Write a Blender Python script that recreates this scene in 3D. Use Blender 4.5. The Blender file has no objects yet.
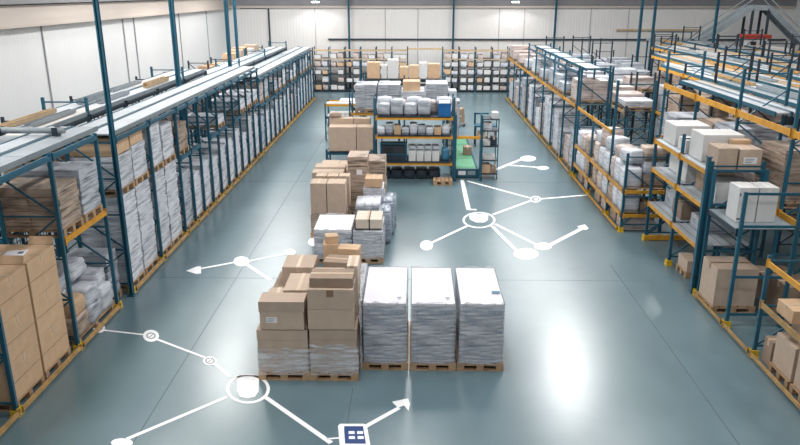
import bpy, bmesh, math, random
from mathutils import Vector, Matrix, noise
random.seed(7)
C = bpy.context.scene.collection
PI = math.pi
R = random.Random(11)

# ------------------------------------------------------------------ camera
F, VPX, VPY, EYE = 715.0, 415.0, -8.0, 6.0
pitch = math.atan((222.5 - VPY) / F)
yaw = math.atan((VPX - 400) / F * math.cos(pitch))
cd = bpy.data.cameras.new('camera'); cam = bpy.data.objects.new('camera', cd); C.objects.link(cam)
cam.location = (0, 0, EYE); cam.rotation_euler = (PI / 2 - pitch, 0, yaw)
cd.sensor_width = 36.0; cd.lens = 36.0 * F / 800.0; cd.clip_end = 300
bpy.context.scene.camera = cam
_fw = Vector((-math.sin(yaw) * math.cos(pitch), math.cos(yaw) * math.cos(pitch), -math.sin(pitch)))
_rt = Vector((math.cos(yaw), math.sin(yaw), 0)); _up = _rt.cross(_fw)
def at(px, py, z=0.0):
    d = _fw + _rt * ((px - 400) / F) - _up * ((py - 222.5) / F)
    t = (z - EYE) / d.z
    return Vector((d.x * t, d.y * t, z))

# ------------------------------------------------------------------ materials
def lin(c):
    return tuple(((v / 255.0) / 12.92 if v / 255.0 <= 0.04045 else ((v / 255.0 + 0.055) / 1.055) ** 2.4) for v in c) + (1.0,)
class NT:
    def __init__(s, name):
        s.m = bpy.data.materials.new(name); s.m.use_nodes = True
        s.t = s.m.node_tree; s.b = s.t.nodes['Principled BSDF']; s.out = s.t.nodes['Material Output']
    def n(s, typ, **kw):
        o = s.t.nodes.new(typ)
        for k, v in kw.items():
            if k.startswith('_'): setattr(o, k[1:], v)
            else: o.inputs[k].default_value = v
        return o
    def l(s, a, b): s.t.links.new(a, b)
    def coords(s, scale=(1, 1, 1), kind='Object'):
        tc = s.n('ShaderNodeTexCoord'); mp = s.n('ShaderNodeMapping'); mp.inputs['Scale'].default_value = scale
        s.l(tc.outputs[kind], mp.inputs['Vector']); return mp.outputs['Vector']
    def noise(s, vec, scale, detail=3, rough=0.55):
        nz = s.n('ShaderNodeTexNoise', Scale=scale, Detail=detail, Roughness=rough); s.l(vec, nz.inputs['Vector']); return nz.outputs['Fac']
    def ramp(s, fac, stops):
        r = s.n('ShaderNodeValToRGB'); e = r.color_ramp.elements
        while len(e) < len(stops): e.new(0.5)
        for el, (p, c) in zip(e, stops): el.position = p; el.color = c
        s.l(fac, r.inputs['Fac']); return r.outputs['Color']
    def mix(s, fac, a, b, mode='MIX'):
        m = s.n('ShaderNodeMixRGB', _blend_type=mode)
        for v, i in ((fac, 'Fac'), (a, 'Color1'), (b, 'Color2')):
            if isinstance(v, (int, float, tuple)): m.inputs[i].default_value = v
            else: s.l(v, m.inputs[i])
        return m.outputs['Color']
    def bump(s, h, strength=0.3, dist=0.02):
        b = s.n('ShaderNodeBump', Strength=strength, Distance=dist); s.l(h, b.inputs['Height']); s.l(b.outputs['Normal'], s.b.inputs['Normal'])
def plain(name, col, rough=0.5, metal=0.0, var=0.08, nscale=3.0, rnd=0.0, bump=0.0, stretch=(1, 1, 1)):
    k = NT(name); v = k.coords(stretch); f = k.noise(v, nscale)
    c = lin(col); a = tuple(x * (1 - var) for x in c[:3]) + (1,); b = tuple(min(1, x * (1 + var)) for x in c[:3]) + (1,)
    col_ = k.ramp(f, [(0.3, a), (0.7, b)])
    if rnd:
        oi = k.n('ShaderNodeObjectInfo'); h = k.n('ShaderNodeHueSaturation')
        mr = k.n('ShaderNodeMapRange'); mr.inputs['To Min'].default_value = 1 - rnd; mr.inputs['To Max'].default_value = 1 + rnd
        k.l(oi.outputs['Random'], mr.inputs['Value']); k.l(mr.outputs['Result'], h.inputs['Value']); k.l(col_, h.inputs['Color']); col_ = h.outputs['Color']
    k.l(col_, k.b.inputs['Base Color']); k.b.inputs['Roughness'].default_value = rough; k.b.inputs['Metallic'].default_value = metal
    if bump: k.bump(f, bump)
    return k.m
M = {}
M['blue'] = plain('blue_steel', (26, 86, 108), 0.42, 0.0, 0.15, 4, 0.12)
M['navy'] = plain('dark_steel', (38, 52, 64), 0.5, 0.1, 0.2, 4, 0.15)
M['brightblue'] = plain('bright_blue', (28, 98, 160), 0.4, 0, 0.1, 4)
M['yellow'] = plain('yellow_steel', (208, 150, 46), 0.45, 0.0, 0.14, 5, 0.1)
M['lemon'] = plain('safety_yellow', (214, 178, 40), 0.45, 0.0, 0.14, 5)
M['ochre'] = plain('worn_yellow', (172, 140, 92), 0.55, 0.0, 0.22, 5, 0.1)
M['tansteel'] = plain('tan_beam', (186, 160, 126), 0.55, 0, 0.15, 5, 0.08)
M['cover'] = plain('pale_steel_sheet', (176, 182, 188), 0.45, 0.05, 0.12, 1.6, 0.08)
M['coverdim'] = plain('dull_steel_sheet', (138, 146, 153), 0.45, 0.05, 0.15, 1.6, 0.08)
M['coverwarm'] = plain('warm_white_sheet', (190, 186, 182), 0.5, 0.0, 0.1, 1.6, 0.06)
M['grey'] = plain('grey_steel', (138, 148, 154), 0.42, 0.0, 0.12, 3)
M['wood'] = plain('pallet_wood', (170, 140, 110), 0.75, 0, 0.25, 6, 0.12, 0.2, (1, 6, 6))
M['card'] = plain('cardboard', (184, 164, 147), 0.78, 0, 0.07, 5, 0.10)
M['cardtan'] = plain('tan_cardboard', (200, 168, 136), 0.78, 0, 0.08, 5, 0.08)
M['carddark'] = plain('dull_cardboard', (146, 126, 110), 0.8, 0, 0.1, 5, 0.1)
M['cardpale'] = plain('pale_cardboard', (208, 194, 180), 0.75, 0, 0.05, 5)
M['tape'] = plain('packing_tape', (196, 172, 146), 0.3, 0, 0.06, 6)
M['whitetape'] = plain('clear_tape', (218, 214, 208), 0.3, 0, 0.04, 6)
M['darktape'] = plain('brown_tape', (134, 106, 84), 0.3, 0, 0.06, 6)
M['whitecard'] = plain('white_carton', (206, 206, 206), 0.6, 0, 0.05, 3, 0.05)
M['paper'] = plain('white_paper', (232, 230, 232), 0.5, 0, 0.03, 3)
M['print'] = plain('printed_ink', (74, 92, 110), 0.6, 0, 0.1, 9)
M['black'] = plain('black_strap', (34, 34, 38), 0.5, 0, 0.2, 5)
M['dark'] = plain('dark_gap', (52, 50, 52), 0.8, 0, 0.2, 5)
M['green'] = plain('green_belt', (92, 158, 122), 0.5, 0, 0.12, 2.2, 0, 0, (1, 1, 1))
M['red'] = plain('red_panel', (176, 62, 48), 0.5, 0, 0.1, 3)
M['bluebag'] = plain('blue_drum', (60, 120, 150), 0.4, 0, 0.2, 4)

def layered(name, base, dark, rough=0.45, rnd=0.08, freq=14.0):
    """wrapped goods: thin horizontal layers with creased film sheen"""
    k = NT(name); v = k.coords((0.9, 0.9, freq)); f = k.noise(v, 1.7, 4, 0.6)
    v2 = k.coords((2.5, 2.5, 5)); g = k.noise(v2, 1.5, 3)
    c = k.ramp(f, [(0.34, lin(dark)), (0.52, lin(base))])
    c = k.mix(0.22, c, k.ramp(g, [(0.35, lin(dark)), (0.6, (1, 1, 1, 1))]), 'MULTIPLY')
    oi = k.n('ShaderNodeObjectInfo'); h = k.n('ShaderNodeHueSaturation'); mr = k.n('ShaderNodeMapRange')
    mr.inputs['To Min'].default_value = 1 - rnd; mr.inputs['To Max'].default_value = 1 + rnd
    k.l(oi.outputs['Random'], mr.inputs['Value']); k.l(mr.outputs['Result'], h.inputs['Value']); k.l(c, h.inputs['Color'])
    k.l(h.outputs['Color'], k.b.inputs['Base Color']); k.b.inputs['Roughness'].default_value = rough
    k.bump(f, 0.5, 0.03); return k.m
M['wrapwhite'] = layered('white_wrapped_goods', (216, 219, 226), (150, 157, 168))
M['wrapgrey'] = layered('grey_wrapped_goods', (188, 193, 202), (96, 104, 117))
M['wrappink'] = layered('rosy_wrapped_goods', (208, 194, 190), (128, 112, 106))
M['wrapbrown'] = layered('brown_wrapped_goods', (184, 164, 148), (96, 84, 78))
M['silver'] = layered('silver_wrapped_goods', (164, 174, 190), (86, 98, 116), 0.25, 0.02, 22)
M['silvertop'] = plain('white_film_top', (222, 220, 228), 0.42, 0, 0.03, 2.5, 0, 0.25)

def film(name, lo, hi):
    k = NT(name); v = k.coords((1.2, 1.2, 10)); f = k.noise(v, 2.2, 4, 0.6)
    k.b.inputs['Base Color'].default_value = lin((224, 226, 232)); k.b.inputs['Roughness'].default_value = 0.18
    k.bump(f, 0.9, 0.03)
    tr = k.n('ShaderNodeBsdfTransparent'); mx = k.n('ShaderNodeMixShader')
    r = k.ramp(f, [(0.38, (lo, lo, lo, 1)), (0.66, (hi, hi, hi, 1))])
    k.l(r, mx.inputs['Fac']); k.l(tr.outputs['BSDF'], mx.inputs[1]); k.l(k.b.outputs['BSDF'], mx.inputs[2]); k.l(mx.outputs['Shader'], k.out.inputs['Surface'])
    return k.m
M['film'] = film('stretch_film', 0.16, 0.85)
M['thickfilm'] = film('crumpled_film', 0.4, 0.95)

def floor_mat():
    k = NT('epoxy_floor'); v = k.coords((1, 1, 1)); f = k.noise(v, 0.35, 4, 0.6)
    c = k.ramp(f, [(0.3, lin((92, 116, 126))), (0.7, lin((104, 128, 137)))])
    v2 = k.coords((1.0, 0.8, 1)); g = k.noise(v2, 1.1, 5, 0.6)
    c = k.mix(0.16, c, k.ramp(g, [(0.35, lin((150, 160, 165))), (0.65, (1, 1, 1, 1))]), 'MULTIPLY')
    # greener epoxy tint in broad lanes, mixed in by stretched noise
    w = k.noise(k.coords((0.25, 0.05, 1)), 1.3, 2)
    c = k.mix(k.ramp(w, [(0.5, (0, 0, 0, 1)), (0.7, (0.35, 0.35, 0.35, 1))]), c, lin((94, 124, 118)))
    k.l(c, k.b.inputs['Base Color'])
    k.b.inputs['Roughness'].default_value = 0.28
    k.b.inputs['Specular IOR Level'].default_value = 0.85
    k.bump(k.noise(v, 6.0, 2), 0.015, 0.02)
    return k.m
M['floor'] = floor_mat()
M['joint'] = plain('floor_joint', (80, 98, 106), 0.6, 0, 0.1, 3)
M['mark'] = plain('white_floor_paint', (250, 250, 252), 0.5, 0, 0.01, 3)
M['markblue'] = plain('blue_floor_paint', (24, 62, 120), 0.5, 0, 0.02, 3)

def wall_mat(name, col, axis):
    k = NT(name); v = k.coords((1, 1, 1))
    wv = k.n('ShaderNodeTexWave', Scale=1.6, Distortion=0.0); wv.bands_direction = axis; k.l(v, wv.inputs['Vector'])
    f = k.noise(v, 0.25, 3)
    a = tuple(x * 0.93 for x in lin(col)[:3]) + (1,)
    k.l(k.ramp(f, [(0.3, a), (0.7, lin(col))]), k.b.inputs['Base Color']); k.b.inputs['Roughness'].default_value = 0.55
    b = k.n('ShaderNodeBump', Strength=0.25, Distance=0.03); k.l(wv.outputs['Fac'], b.inputs['Height']); k.l(b.outputs['Normal'], k.b.inputs['Normal'])
    return k.m
M['wall_l'] = wall_mat('white_wall_sheet_left', (212, 213, 214), 'Y')
M['wall_b'] = wall_mat('white_wall_sheet_back', (216, 214, 213), 'X')
M['soffit'] = plain('tan_fascia', (180, 170, 162), 0.6, 0, 0.1, 0.6, 0, 0, (0.2, 0.2, 3))
M['darkfascia'] = plain('dark_fascia', (120, 120, 124), 0.6, 0, 0.1, 1)
M['ceil'] = plain('grey_roof_sheet', (150, 152, 156), 0.7, 0, 0.06, 0.5)
M['seam'] = plain('grey_seam', (150, 152, 156), 0.6, 0, 0.05, 2)
def emis(name, col, s):
    k = NT(name); k.b.inputs['Base Color'].default_value = (1, 1, 1, 1); k.b.inputs['Emission Color'].default_value = col; k.b.inputs['Emission Strength'].default_value = s; return k.m
M['lamp'] = emis('lamp_glass', (1, 0.97, 0.93, 1), 14.0)

# ------------------------------------------------------------------ mesh builder
class MB:
    def __init__(s): s.v = []; s.f = []; s.mi = []; s.mats = []; s.sm = []
    def _m(s, m):
        if m not in s.mats: s.mats.append(m)
        return s.mats.index(m)
    def quadbox(s, pts, m, smooth=False):
        b = len(s.v); s.v += [tuple(p) for p in pts]; i = s._m(m)
        for q in ((0, 3, 2, 1), (4, 5, 6, 7), (0, 1, 5, 4), (1, 2, 6, 5), (2, 3, 7, 6), (3, 0, 4, 7)):
            s.f.append(tuple(b + x for x in q)); s.mi.append(i); s.sm.append(smooth)
    def box(s, x0, x1, y0, y1, z0, z1, m):
        s.quadbox([(x0, y0, z0), (x1, y0, z0), (x1, y1, z0), (x0, y1, z0), (x0, y0, z1), (x1, y0, z1), (x1, y1, z1), (x0, y1, z1)], m)
    def rbox(s, cx, cy, w, d, z0, z1, rot, m):
        c, n = math.cos(rot), math.sin(rot)
        P = [(cx + x * c - y * n, cy + x * n + y * c) for x, y in ((-w / 2, -d / 2), (w / 2, -d / 2), (w / 2, d / 2), (-w / 2, d / 2))]
        s.quadbox([(x, y, z0) for x, y in P] + [(x, y, z1) for x, y in P], m)
    def bar(s, a, b, w, h, m):
        a, b = Vector(a), Vector(b); d = (b - a).normalized()
        r = d.cross(Vector((0, 0, 1)))
        r = Vector((1, 0, 0)) if r.length < 1e-4 else r.normalized()
        u = r.cross(d)
        q = lambda p: [p + r * sx * w / 2 + u * sy * h / 2 for sx, sy in ((-1, -1), (1, -1), (1, 1), (-1, 1))]
        s.quadbox(q(a) + q(b), m)
    def poly(s, pts, z0, z1, m):
        b = len(s.v); n = len(pts); i = s._m(m)
        s.v += [(p[0], p[1], z0) for p in pts] + [(p[0], p[1], z1) for p in pts]
        s.f.append(tuple(range(b + n - 1, b - 1, -1))); s.f.append(tuple(range(b + n, b + 2 * n)))
        for k in range(n): s.f.append((b + k, b + (k + 1) % n, b + n + (k + 1) % n, b + n + k))
        s.mi += [i] * (n + 2); s.sm += [False] * (n + 2)
    def ring(s, outer, inner, z0, z1, m):
        n = len(outer); b = len(s.v); i = s._m(m)
        for pts, z in ((outer, z0), (inner, z0), (outer, z1), (inner, z1)): s.v += [(p[0], p[1], z) for p in pts]
        for k in range(n):
            j = (k + 1) % n
            s.f += [(b + 2 * n + k, b + 2 * n + j, b + 3 * n + j, b + 3 * n + k), (b + k, b + j, b + 2 * n + j, b + 2 * n + k), (b + n + j, b + n + k, b + 3 * n + k, b + 3 * n + j), (b + j, b + k, b + n + k, b + n + j)]
            s.mi += [i] * 4; s.sm += [False] * 4
    def cyl(s, a, b, r, m, n=12, r2=None):
        a, b = Vector(a), Vector(b); d = (b - a).normalized(); r2 = r if r2 is None else r2
        t = Vector((1, 0, 0)) if abs(d.x) < 0.9 else Vector((0, 1, 0)); u = d.cross(t).normalized(); w = d.cross(u)
        k = len(s.v); i = s._m(m)
        for p, rr in ((a, r), (b, r2)):
            s.v += [tuple(p + (u * math.cos(2 * PI * j / n) + w * math.sin(2 * PI * j / n)) * rr) for j in range(n)]
        for j in range(n):
            q = (j + 1) % n; s.f.append((k + j, k + q, k + n + q, k + n + j)); s.mi.append(i); s.sm.append(True)
        s.f.append(tuple(range(k + n - 1, k - 1, -1))); s.f.append(tuple(range(k + n, k + 2 * n))); s.mi += [i, i]; s.sm += [False, False]
    def mesh(s, name):
        me = bpy.data.meshes.new(name); me.from_pydata(s.v, [], s.f)
        for m in s.mats: me.materials.append(M[m])
        me.polygons.foreach_set('material_index', s.mi); me.polygons.foreach_set('use_smooth', s.sm); me.update(); return me
    def build(s, name, parent=None, loc=None): return link(name, s.mesh(name), parent, loc)
def link(name, data, parent=None, loc=None, rz=0.0):
    o = bpy.data.objects.new(name, data); C.objects.link(o)
    if parent: o.parent = parent
    if loc is not None: o.location = loc
    if rz: o.rotation_euler = (0, 0, rz)
    return o
def tag(o, label, cat, group=None, kind=None):
    o['label'] = label; o['category'] = cat
    if group: o['group'] = group
    if kind: o['kind'] = kind
    return o
def thing(name, label, cat, loc=(0, 0, 0), rz=0.0, group=None):
    return tag(link(name, None, None, loc, rz), label, cat, group)
def struct(name, mb):
    o = mb.build(name); o['kind'] = 'structure'; return o
ORD = ['first', 'second', 'third', 'fourth', 'fifth', 'sixth', 'seventh', 'eighth', 'ninth', 'tenth', 'eleventh', 'twelfth', 'thirteenth', 'fourteenth', 'fifteenth', 'sixteenth', 'seventeenth', 'eighteenth', 'nineteenth', 'twentieth', 'twenty-first', 'twenty-second', 'twenty-third', 'twenty-fourth', 'twenty-fifth', 'twenty-sixth', 'twenty-seventh', 'twenty-eighth', 'twenty-ninth', 'thirtieth', 'thirty-first', 'thirty-second', 'thirty-third', 'thirty-fourth', 'thirty-fifth', 'thirty-sixth']
_cache = {}
def cached(key, fn):
    if key not in _cache: _cache[key] = fn()
    return _cache[key]
rd = lambda v: round(v, 2)

# ------------------------------------------------------------------ generic goods
def carton_mesh(w, d, h, mat, taped=True, tape='tape', seed=0):
    def mk():
        bm = bmesh.new(); bmesh.ops.create_cube(bm, size=1.0)
        for v in bm.verts:
            v.co = Vector((v.co.x * w, v.co.y * d, (v.co.z + 0.5) * h))
            if v.co.z > h / 2: v.co.x *= 1 - R.uniform(-0.004, 0.012); v.co.y *= 1 - R.uniform(-0.004, 0.012)
        bmesh.ops.bevel(bm, geom=bm.edges[:], offset=min(0.008, h * 0.06), segments=2, profile=0.6, affect='EDGES')
        me = bpy.data.meshes.new('carton'); bm.to_mesh(me); bm.free()
        me.materials.append(M[mat])
        if taped:
            mb = tape_mb(w, d, h, tape); v0 = len(me.vertices)
            me2 = mb.mesh('tape'); b = bmesh.new(); b.from_mesh(me)
            n0 = len(b.faces); b.from_mesh(me2); b.faces.ensure_lookup_table()
            for f in b.faces[n0:]: f.material_index = 1
            b.to_mesh(me); b.free(); me.materials.append(M[tape]); bpy.data.meshes.remove(me2)
        return me
    return cached(('carton', rd(w), rd(d), rd(h), mat, taped, tape, seed), mk)
def tape_mb(w, d, h, tape='tape', tw=0.06, drop=None):
    drop = min(0.12, h * 0.25) if drop is None else drop
    mb = MB(); e = 0.003
    if w >= d:
        mb.box(-w / 2 - e, w / 2 + e, -tw / 2, tw / 2, h - 0.002, h + e, tape)
        mb.box(-w / 2 - e, -w / 2 + 0.004, -tw / 2, tw / 2, h - drop, h, tape); mb.box(w / 2 - 0.004, w / 2 + e, -tw / 2, tw / 2, h - drop, h, tape)
    else:
        mb.box(-tw / 2, tw / 2, -d / 2 - e, d / 2 + e, h - 0.002, h + e, tape)
        mb.box(-tw / 2, tw / 2, -d / 2 - e, -d / 2 + 0.004, h - drop, h, tape); mb.box(-tw / 2, tw / 2, d / 2 - 0.004, d / 2 + e, h - drop, h, tape)
    return mb
def carton(x, y, z, w, d, h, label, mat='card', rz=0.0, near=False, cat='carton', group=None, name='carton', paper=None, tape='tape', labelside='front'):
    """x, y: centre of the base.  near: tape is a part of its own; paper: (dx, dz, w, h) of a shipping label on the front"""
    if mat == 'whitecard' and tape == 'tape': tape = 'whitetape'
    o = link(name, carton_mesh(w, d, h, mat, not near, tape), None, (x, y, z), rz); tag(o, label, cat, group)
    if near: tape_mb(w, d, h, tape).build('packing_tape', o)
    if paper:
        mb = MB(); a, b, pw, ph = paper
        mb.box(a - pw / 2, a + pw / 2, -d / 2 - 0.004, -d / 2 + 0.002, b, b + ph, 'paper')
        for k in range(3): mb.box(a - pw * 0.4, a + pw * (0.1 + 0.1 * k), -d / 2 - 0.0055, -d / 2, b + ph * (0.2 + 0.25 * k), b + ph * (0.27 + 0.25 * k), 'print')
        mb.build('shipping_label', o)
    return o
def pallet_mesh(w, d):
    def mk():
        mb = MB(); n = max(5, int(w / 0.16))
        bw = w / n * 0.82
        for k in range(n):
            x = -w / 2 + bw / 2 + k * (w - bw) / (n - 1); mb.box(x - bw / 2, x + bw / 2, -d / 2, d / 2, 0.12, 0.142, 'wood')
        for y in (-d / 2 + 0.05, 0, d / 2 - 0.05):
            mb.box(-w / 2, w / 2, y - 0.05, y + 0.05, 0.098, 0.12, 'wood'); mb.box(-w / 2, w / 2, y - 0.05, y + 0.05, 0.0, 0.02, 'wood')
            for x in (-w / 2 + 0.06, 0, w / 2 - 0.06): mb.box(x - 0.06, x + 0.06, y - 0.05, y + 0.05, 0.02, 0.098, 'wood')
        return mb.mesh('pallet')
    return cached(('pallet', rd(w), rd(d)), mk)
def load_mesh(w, d, h, mat, seed, cap=None, rows=None, jit=0.014, cols=None):
    """a stack of flat layers, each a little out of line with the next"""
    def mk():
        q = random.Random(seed); mb = MB(); n = rows or max(3, int(h / 0.11)); z = 0.0
        nx = cols or (2 if w > 0.7 else 1)
        for k in range(n):
            hh = h / n
            for c in range(nx):
                x0 = -w / 2 + w / nx * c + 0.004; x1 = -w / 2 + w / nx * (c + 1) - 0.004
                j = [q.uniform(-jit, jit) * (1 if k else 0.2) for _ in range(4)]
                ex = q.uniform(0, 0.03) if k == n - 1 else 0.0
                m = cap if cap and k == n - 1 else mat
                mb.box(x0 + (j[0] if c == 0 else 0), x1 + (j[1] if c == nx - 1 else 0), -d / 2 + j[2], d / 2 + j[3], z + 0.003, z + hh - ex, m)
            z += hh
        return mb.mesh('load')
    return cached(('load', rd(w), rd(d), rd(h), mat, seed, cap, rows, jit, cols), mk)
def film_mesh(w, d, z0, z1, seed, amp=0.012, top=False, res=0.09):
    q = random.Random(seed); mb = MB(); mb._m('film')
    per = []
    nx = max(3, int(w / res)); ny = max(3, int(d / res)); nz = max(3, int((z1 - z0) / 0.08))
    for k in range(nx): per.append((-w / 2 + w * k / nx, -d / 2, 0, -1))
    for k in range(ny): per.append((w / 2, -d / 2 + d * k / ny, 1, 0))
    for k in range(nx): per.append((w / 2 - w * k / nx, d / 2, 0, 1))
    for k in range(ny): per.append((-w / 2, d / 2 - d * k / ny, -1, 0))
    n = len(per)
    for j in range(nz + 1):
        z = z0 + (z1 - z0) * j / nz
        for (x, y, a, b) in per:
            e = 0.014 + q.uniform(0, amp); mb.v.append((x + a * e, y + b * e, z + (q.uniform(-0.03, 0.03) if j == nz else 0)))
    for j in range(nz):
        for k in range(n):
            mb.f.append((j * n + k, j * n + (k + 1) % n, (j + 1) * n + (k + 1) % n, (j + 1) * n + k)); mb.mi.append(0); mb.sm.append(True)
    return mb.mesh('stretch_film')
def wrapped_pallet(x, y, z, w, d, h, label, mat='wrapwhite', rz=0.0, group=None, seed=0, cap=None, near=False, cat='pallet load', name='wrapped_pallet', rows=None, jit=0.014, film_top=None, cols=None):
    t = thing(name, label, cat, (x, y, z), rz, group)
    link('pallet', pallet_mesh(w, d), t)
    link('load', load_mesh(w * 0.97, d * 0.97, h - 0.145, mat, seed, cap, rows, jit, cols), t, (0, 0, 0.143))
    if near: link('stretch_film', film_mesh(w * 0.97, d * 0.97, 0.1, film_top or h - 0.01, seed + 5), t)
    return t
def soft_mesh(w, d, h, mat, seed):
    def mk():
        q = random.Random(seed); bm = bmesh.new(); bmesh.ops.create_cube(bm, size=1.0)
        bmesh.ops.subdivide_edges(bm, edges=bm.edges[:], cuts=4, use_grid_fill=True)
        off = Vector((q.uniform(0, 99), q.uniform(0, 99), 0))
        for v in bm.verts:
            p = v.co.copy(); s = p.normalized() * 0.62
            p = p.lerp(s, 0.28) * 1.04
            nz = noise.noise(p * 5 + off) * 0.07; p += p.normalized() * nz
            v.co = Vector((p.x * w, p.y * d, max(0, (p.z + 0.5)) * h))
        for f in bm.faces: f.smooth = True
        me = bpy.data.meshes.new('bundle'); bm.to_mesh(me); bm.free(); me.materials.append(M[mat]); return me
    return cached(('soft', rd(w), rd(d), rd(h), mat, seed), mk)
def bundle(x, y, z, w, d, h, label, mat='wrapwhite', rz=0.0, seed=0, group=None, cat='bundle', name='wrapped_bundle'):
    return tag(link(name, soft_mesh(w, d, h, mat, seed), None, (x, y, z), rz), label, cat, group)

# ------------------------------------------------------------------ racks
def post_mesh(h, mat='blue', w=0.064, d=0.05):
    def mk():
        mb = MB(); t = 0.012
        mb.box(-w / 2, w / 2, -d / 2, -d / 2 + t, 0, h, mat); mb.box(-w / 2, -w / 2 + t, -d / 2 + t, d / 2, 0, h, mat); mb.box(w / 2 - t, w / 2, -d / 2 + t, d / 2, 0, h, mat)
        mb.box(-w / 2 + t, w / 2 - t, d / 2 - t, d / 2, 0, h, mat)
        mb.box(-w / 2 - 0.02, w / 2 + 0.02, -d / 2 - 0.02, d / 2 + 0.02, 0, 0.012, mat)
        return mb.mesh('upright')
    return cached(('post', rd(h), mat, rd(w), rd(d)), mk)
def guard_mesh():
    def mk():
        mb = MB(); mb.box(-0.07, 0.055, -0.07, -0.045, 0, 0.13, 'lemon'); mb.box(-0.07, -0.045, -0.045, 0.07, 0, 0.13, 'lemon'); mb.box(-0.08, 0.07, -0.08, 0.08, 0, 0.014, 'lemon'); mb.box(-0.045, 0.055, 0.045, 0.07, 0, 0.1, 'lemon')
        return mb.mesh('foot_guard')
    return cached('guard', mk)
def beam_mesh(L, mat, h=0.09, d=0.05, axis='y'):
    """hollow step beam from 0 to L along its axis, top face at z=0, with end plates"""
    def mk():
        mb = MB()
        if axis == 'y':
            mb.box(-d / 2, d / 2, 0.0, L, -h, -0.022, mat); mb.box(-d / 2, d * 0.12, 0.0, L, -0.022, 0, mat)
            for y in (0.0, L - 0.02): mb.box(-d / 2 - 0.012, d / 2, y, y + 0.02, -h * 1.35, 0.03, mat)
        else:
            mb.box(0, L, -d / 2, d / 2, -h, -0.022, mat); mb.box(0, L, -d / 2, d * 0.12, -0.022, 0, mat)
            for x in (0.0, L - 0.02): mb.box(x, x + 0.02, -d / 2 - 0.012, d / 2, -h * 1.35, 0.03, mat)
        return mb.mesh('beam')
    return cached(('beam', rd(L), mat, rd(h), rd(d), axis), mk)
def brace_mesh(depth, h, mat, ladder=False):
    def mk():
        mb = MB(); z = 0.2; k = 0; step = 0.75
        if ladder:
            for zz in (.25, 1.0, 1.98, h - .03): mb.bar((0.03, 0, zz), (depth - 0.03, 0, zz), 0.03, 0.045, mat)
            return mb.mesh('frame_brace')
        while z + step < h - 0.05:
            a, b = ((0.04, 0, z), (depth - 0.04, 0, z + step)) if k % 2 == 0 else ((depth - 0.04, 0, z), (0.04, 0, z + step))
            mb.bar(a, b, 0.025, 0.03, mat); mb.bar((0.04, 0, z), (depth - 0.04, 0, z), 0.025, 0.03, mat); z += step; k += 1
        mb.bar((0.04, 0, h - 0.1), (depth - 0.04, 0, h - 0.1), 0.025, 0.03, mat)
        return mb.mesh('frame_brace')
    return cached(('brace', rd(depth), rd(h), mat, ladder), mk)
RC = random.Random(77)
def rack(label, X0, X1, ys, levels, height=3.5, post='blue', base=None, covers=(), cover_z=3.55, guards=True, hvar=None, name='pallet_rack', beam_h=0.09, ladder=False, back_levels=None, cover_y=None, beam_skip=(), top_beam=None):
    """X0 aisle side, X1 far side; ys: frame positions; levels: (z, beam colour)"""
    sgn = 1 if X1 > X0 else -1; dep = abs(X1 - X0)
    t = thing(name, label, 'pallet rack', (X0, ys[0], 0)); y0 = ys[0]
    for i, y in enumerate(ys):
        h = hvar[i] if hvar else height
        p = link('upright', post_mesh(h, post), t, (sgn * 0.045, y - y0, 0))
        if guards: link('foot_guard', guard_mesh(), p, (0, 0, 0), 0 if sgn > 0 else PI)
        link('upright', post_mesh(h, post), t, (sgn * (dep - 0.045), y - y0, 0))
        if ladder:
            for zz in (.25, 1.0, 1.98, h - .03):
                rung = MB(); rung.bar((0.03, 0, zz), (dep - 0.03, 0, zz), 0.03, 0.045, post); rung.build('frame_rung', t, (0 if sgn > 0 else -dep, y - y0, 0))
        else: link('frame_brace', brace_mesh(dep, h, post), t, (0 if sgn > 0 else -dep, y - y0, 0))
    for i in range(len(ys) - 1):
        L = ys[i + 1] - ys[i] - 0.07
        if L < 0.3: continue
        for li, (z, col) in enumerate(levels):
            if (i, li) in beam_skip: continue
            link('beam', beam_mesh(L, col, beam_h), t, (sgn * 0.02, ys[i] + 0.035 - y0, z))
        for z, col in (back_levels if back_levels is not None else levels):
            link('beam', beam_mesh(L, col), t, (sgn * (dep - 0.02), ys[i] + 0.035 - y0, z))
        if base:
            link('floor_rail', beam_mesh(L, base, 0.06, 0.05), t, (sgn * -0.025, ys[i] + 0.035 - y0, 0.10))
    for k, (a, b, m) in enumerate(covers):
        ya, yb = cover_y or (ys[0], ys[-1]); y = ya
        while y < yb - 0.2:
            e = min(yb, y + 3.6); mb = MB(); m0 = m
            if m == 'cover': m = RC.choice(['cover', 'cover', 'coverdim', 'coverwarm'])
            mb.box(min(a, b) - X0, max(a, b) - X0, y - y0 + 0.01, e - y0 - 0.01, cover_z, cover_z + 0.03, m)
            mb.box(min(a, b) - X0 - 0.012, min(a, b) - X0 + 0.015, y - y0 + 0.01, e - y0 - 0.01, cover_z - 0.05, cover_z + 0.045, 'blue' if m0 == 'cover' else m)
            mb.box(max(a, b) - X0 - 0.015, max(a, b) - X0 + 0.012, y - y0 + 0.01, e - y0 - 0.01, cover_z - 0.05, cover_z + 0.045, 'grey' if m0 == 'cover' else m)
            mb.build('top_cover', t); y = e; m = m0
        for y in ys:
            if ya - 0.1 <= y <= yb + 0.1: pass
    return t

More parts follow.
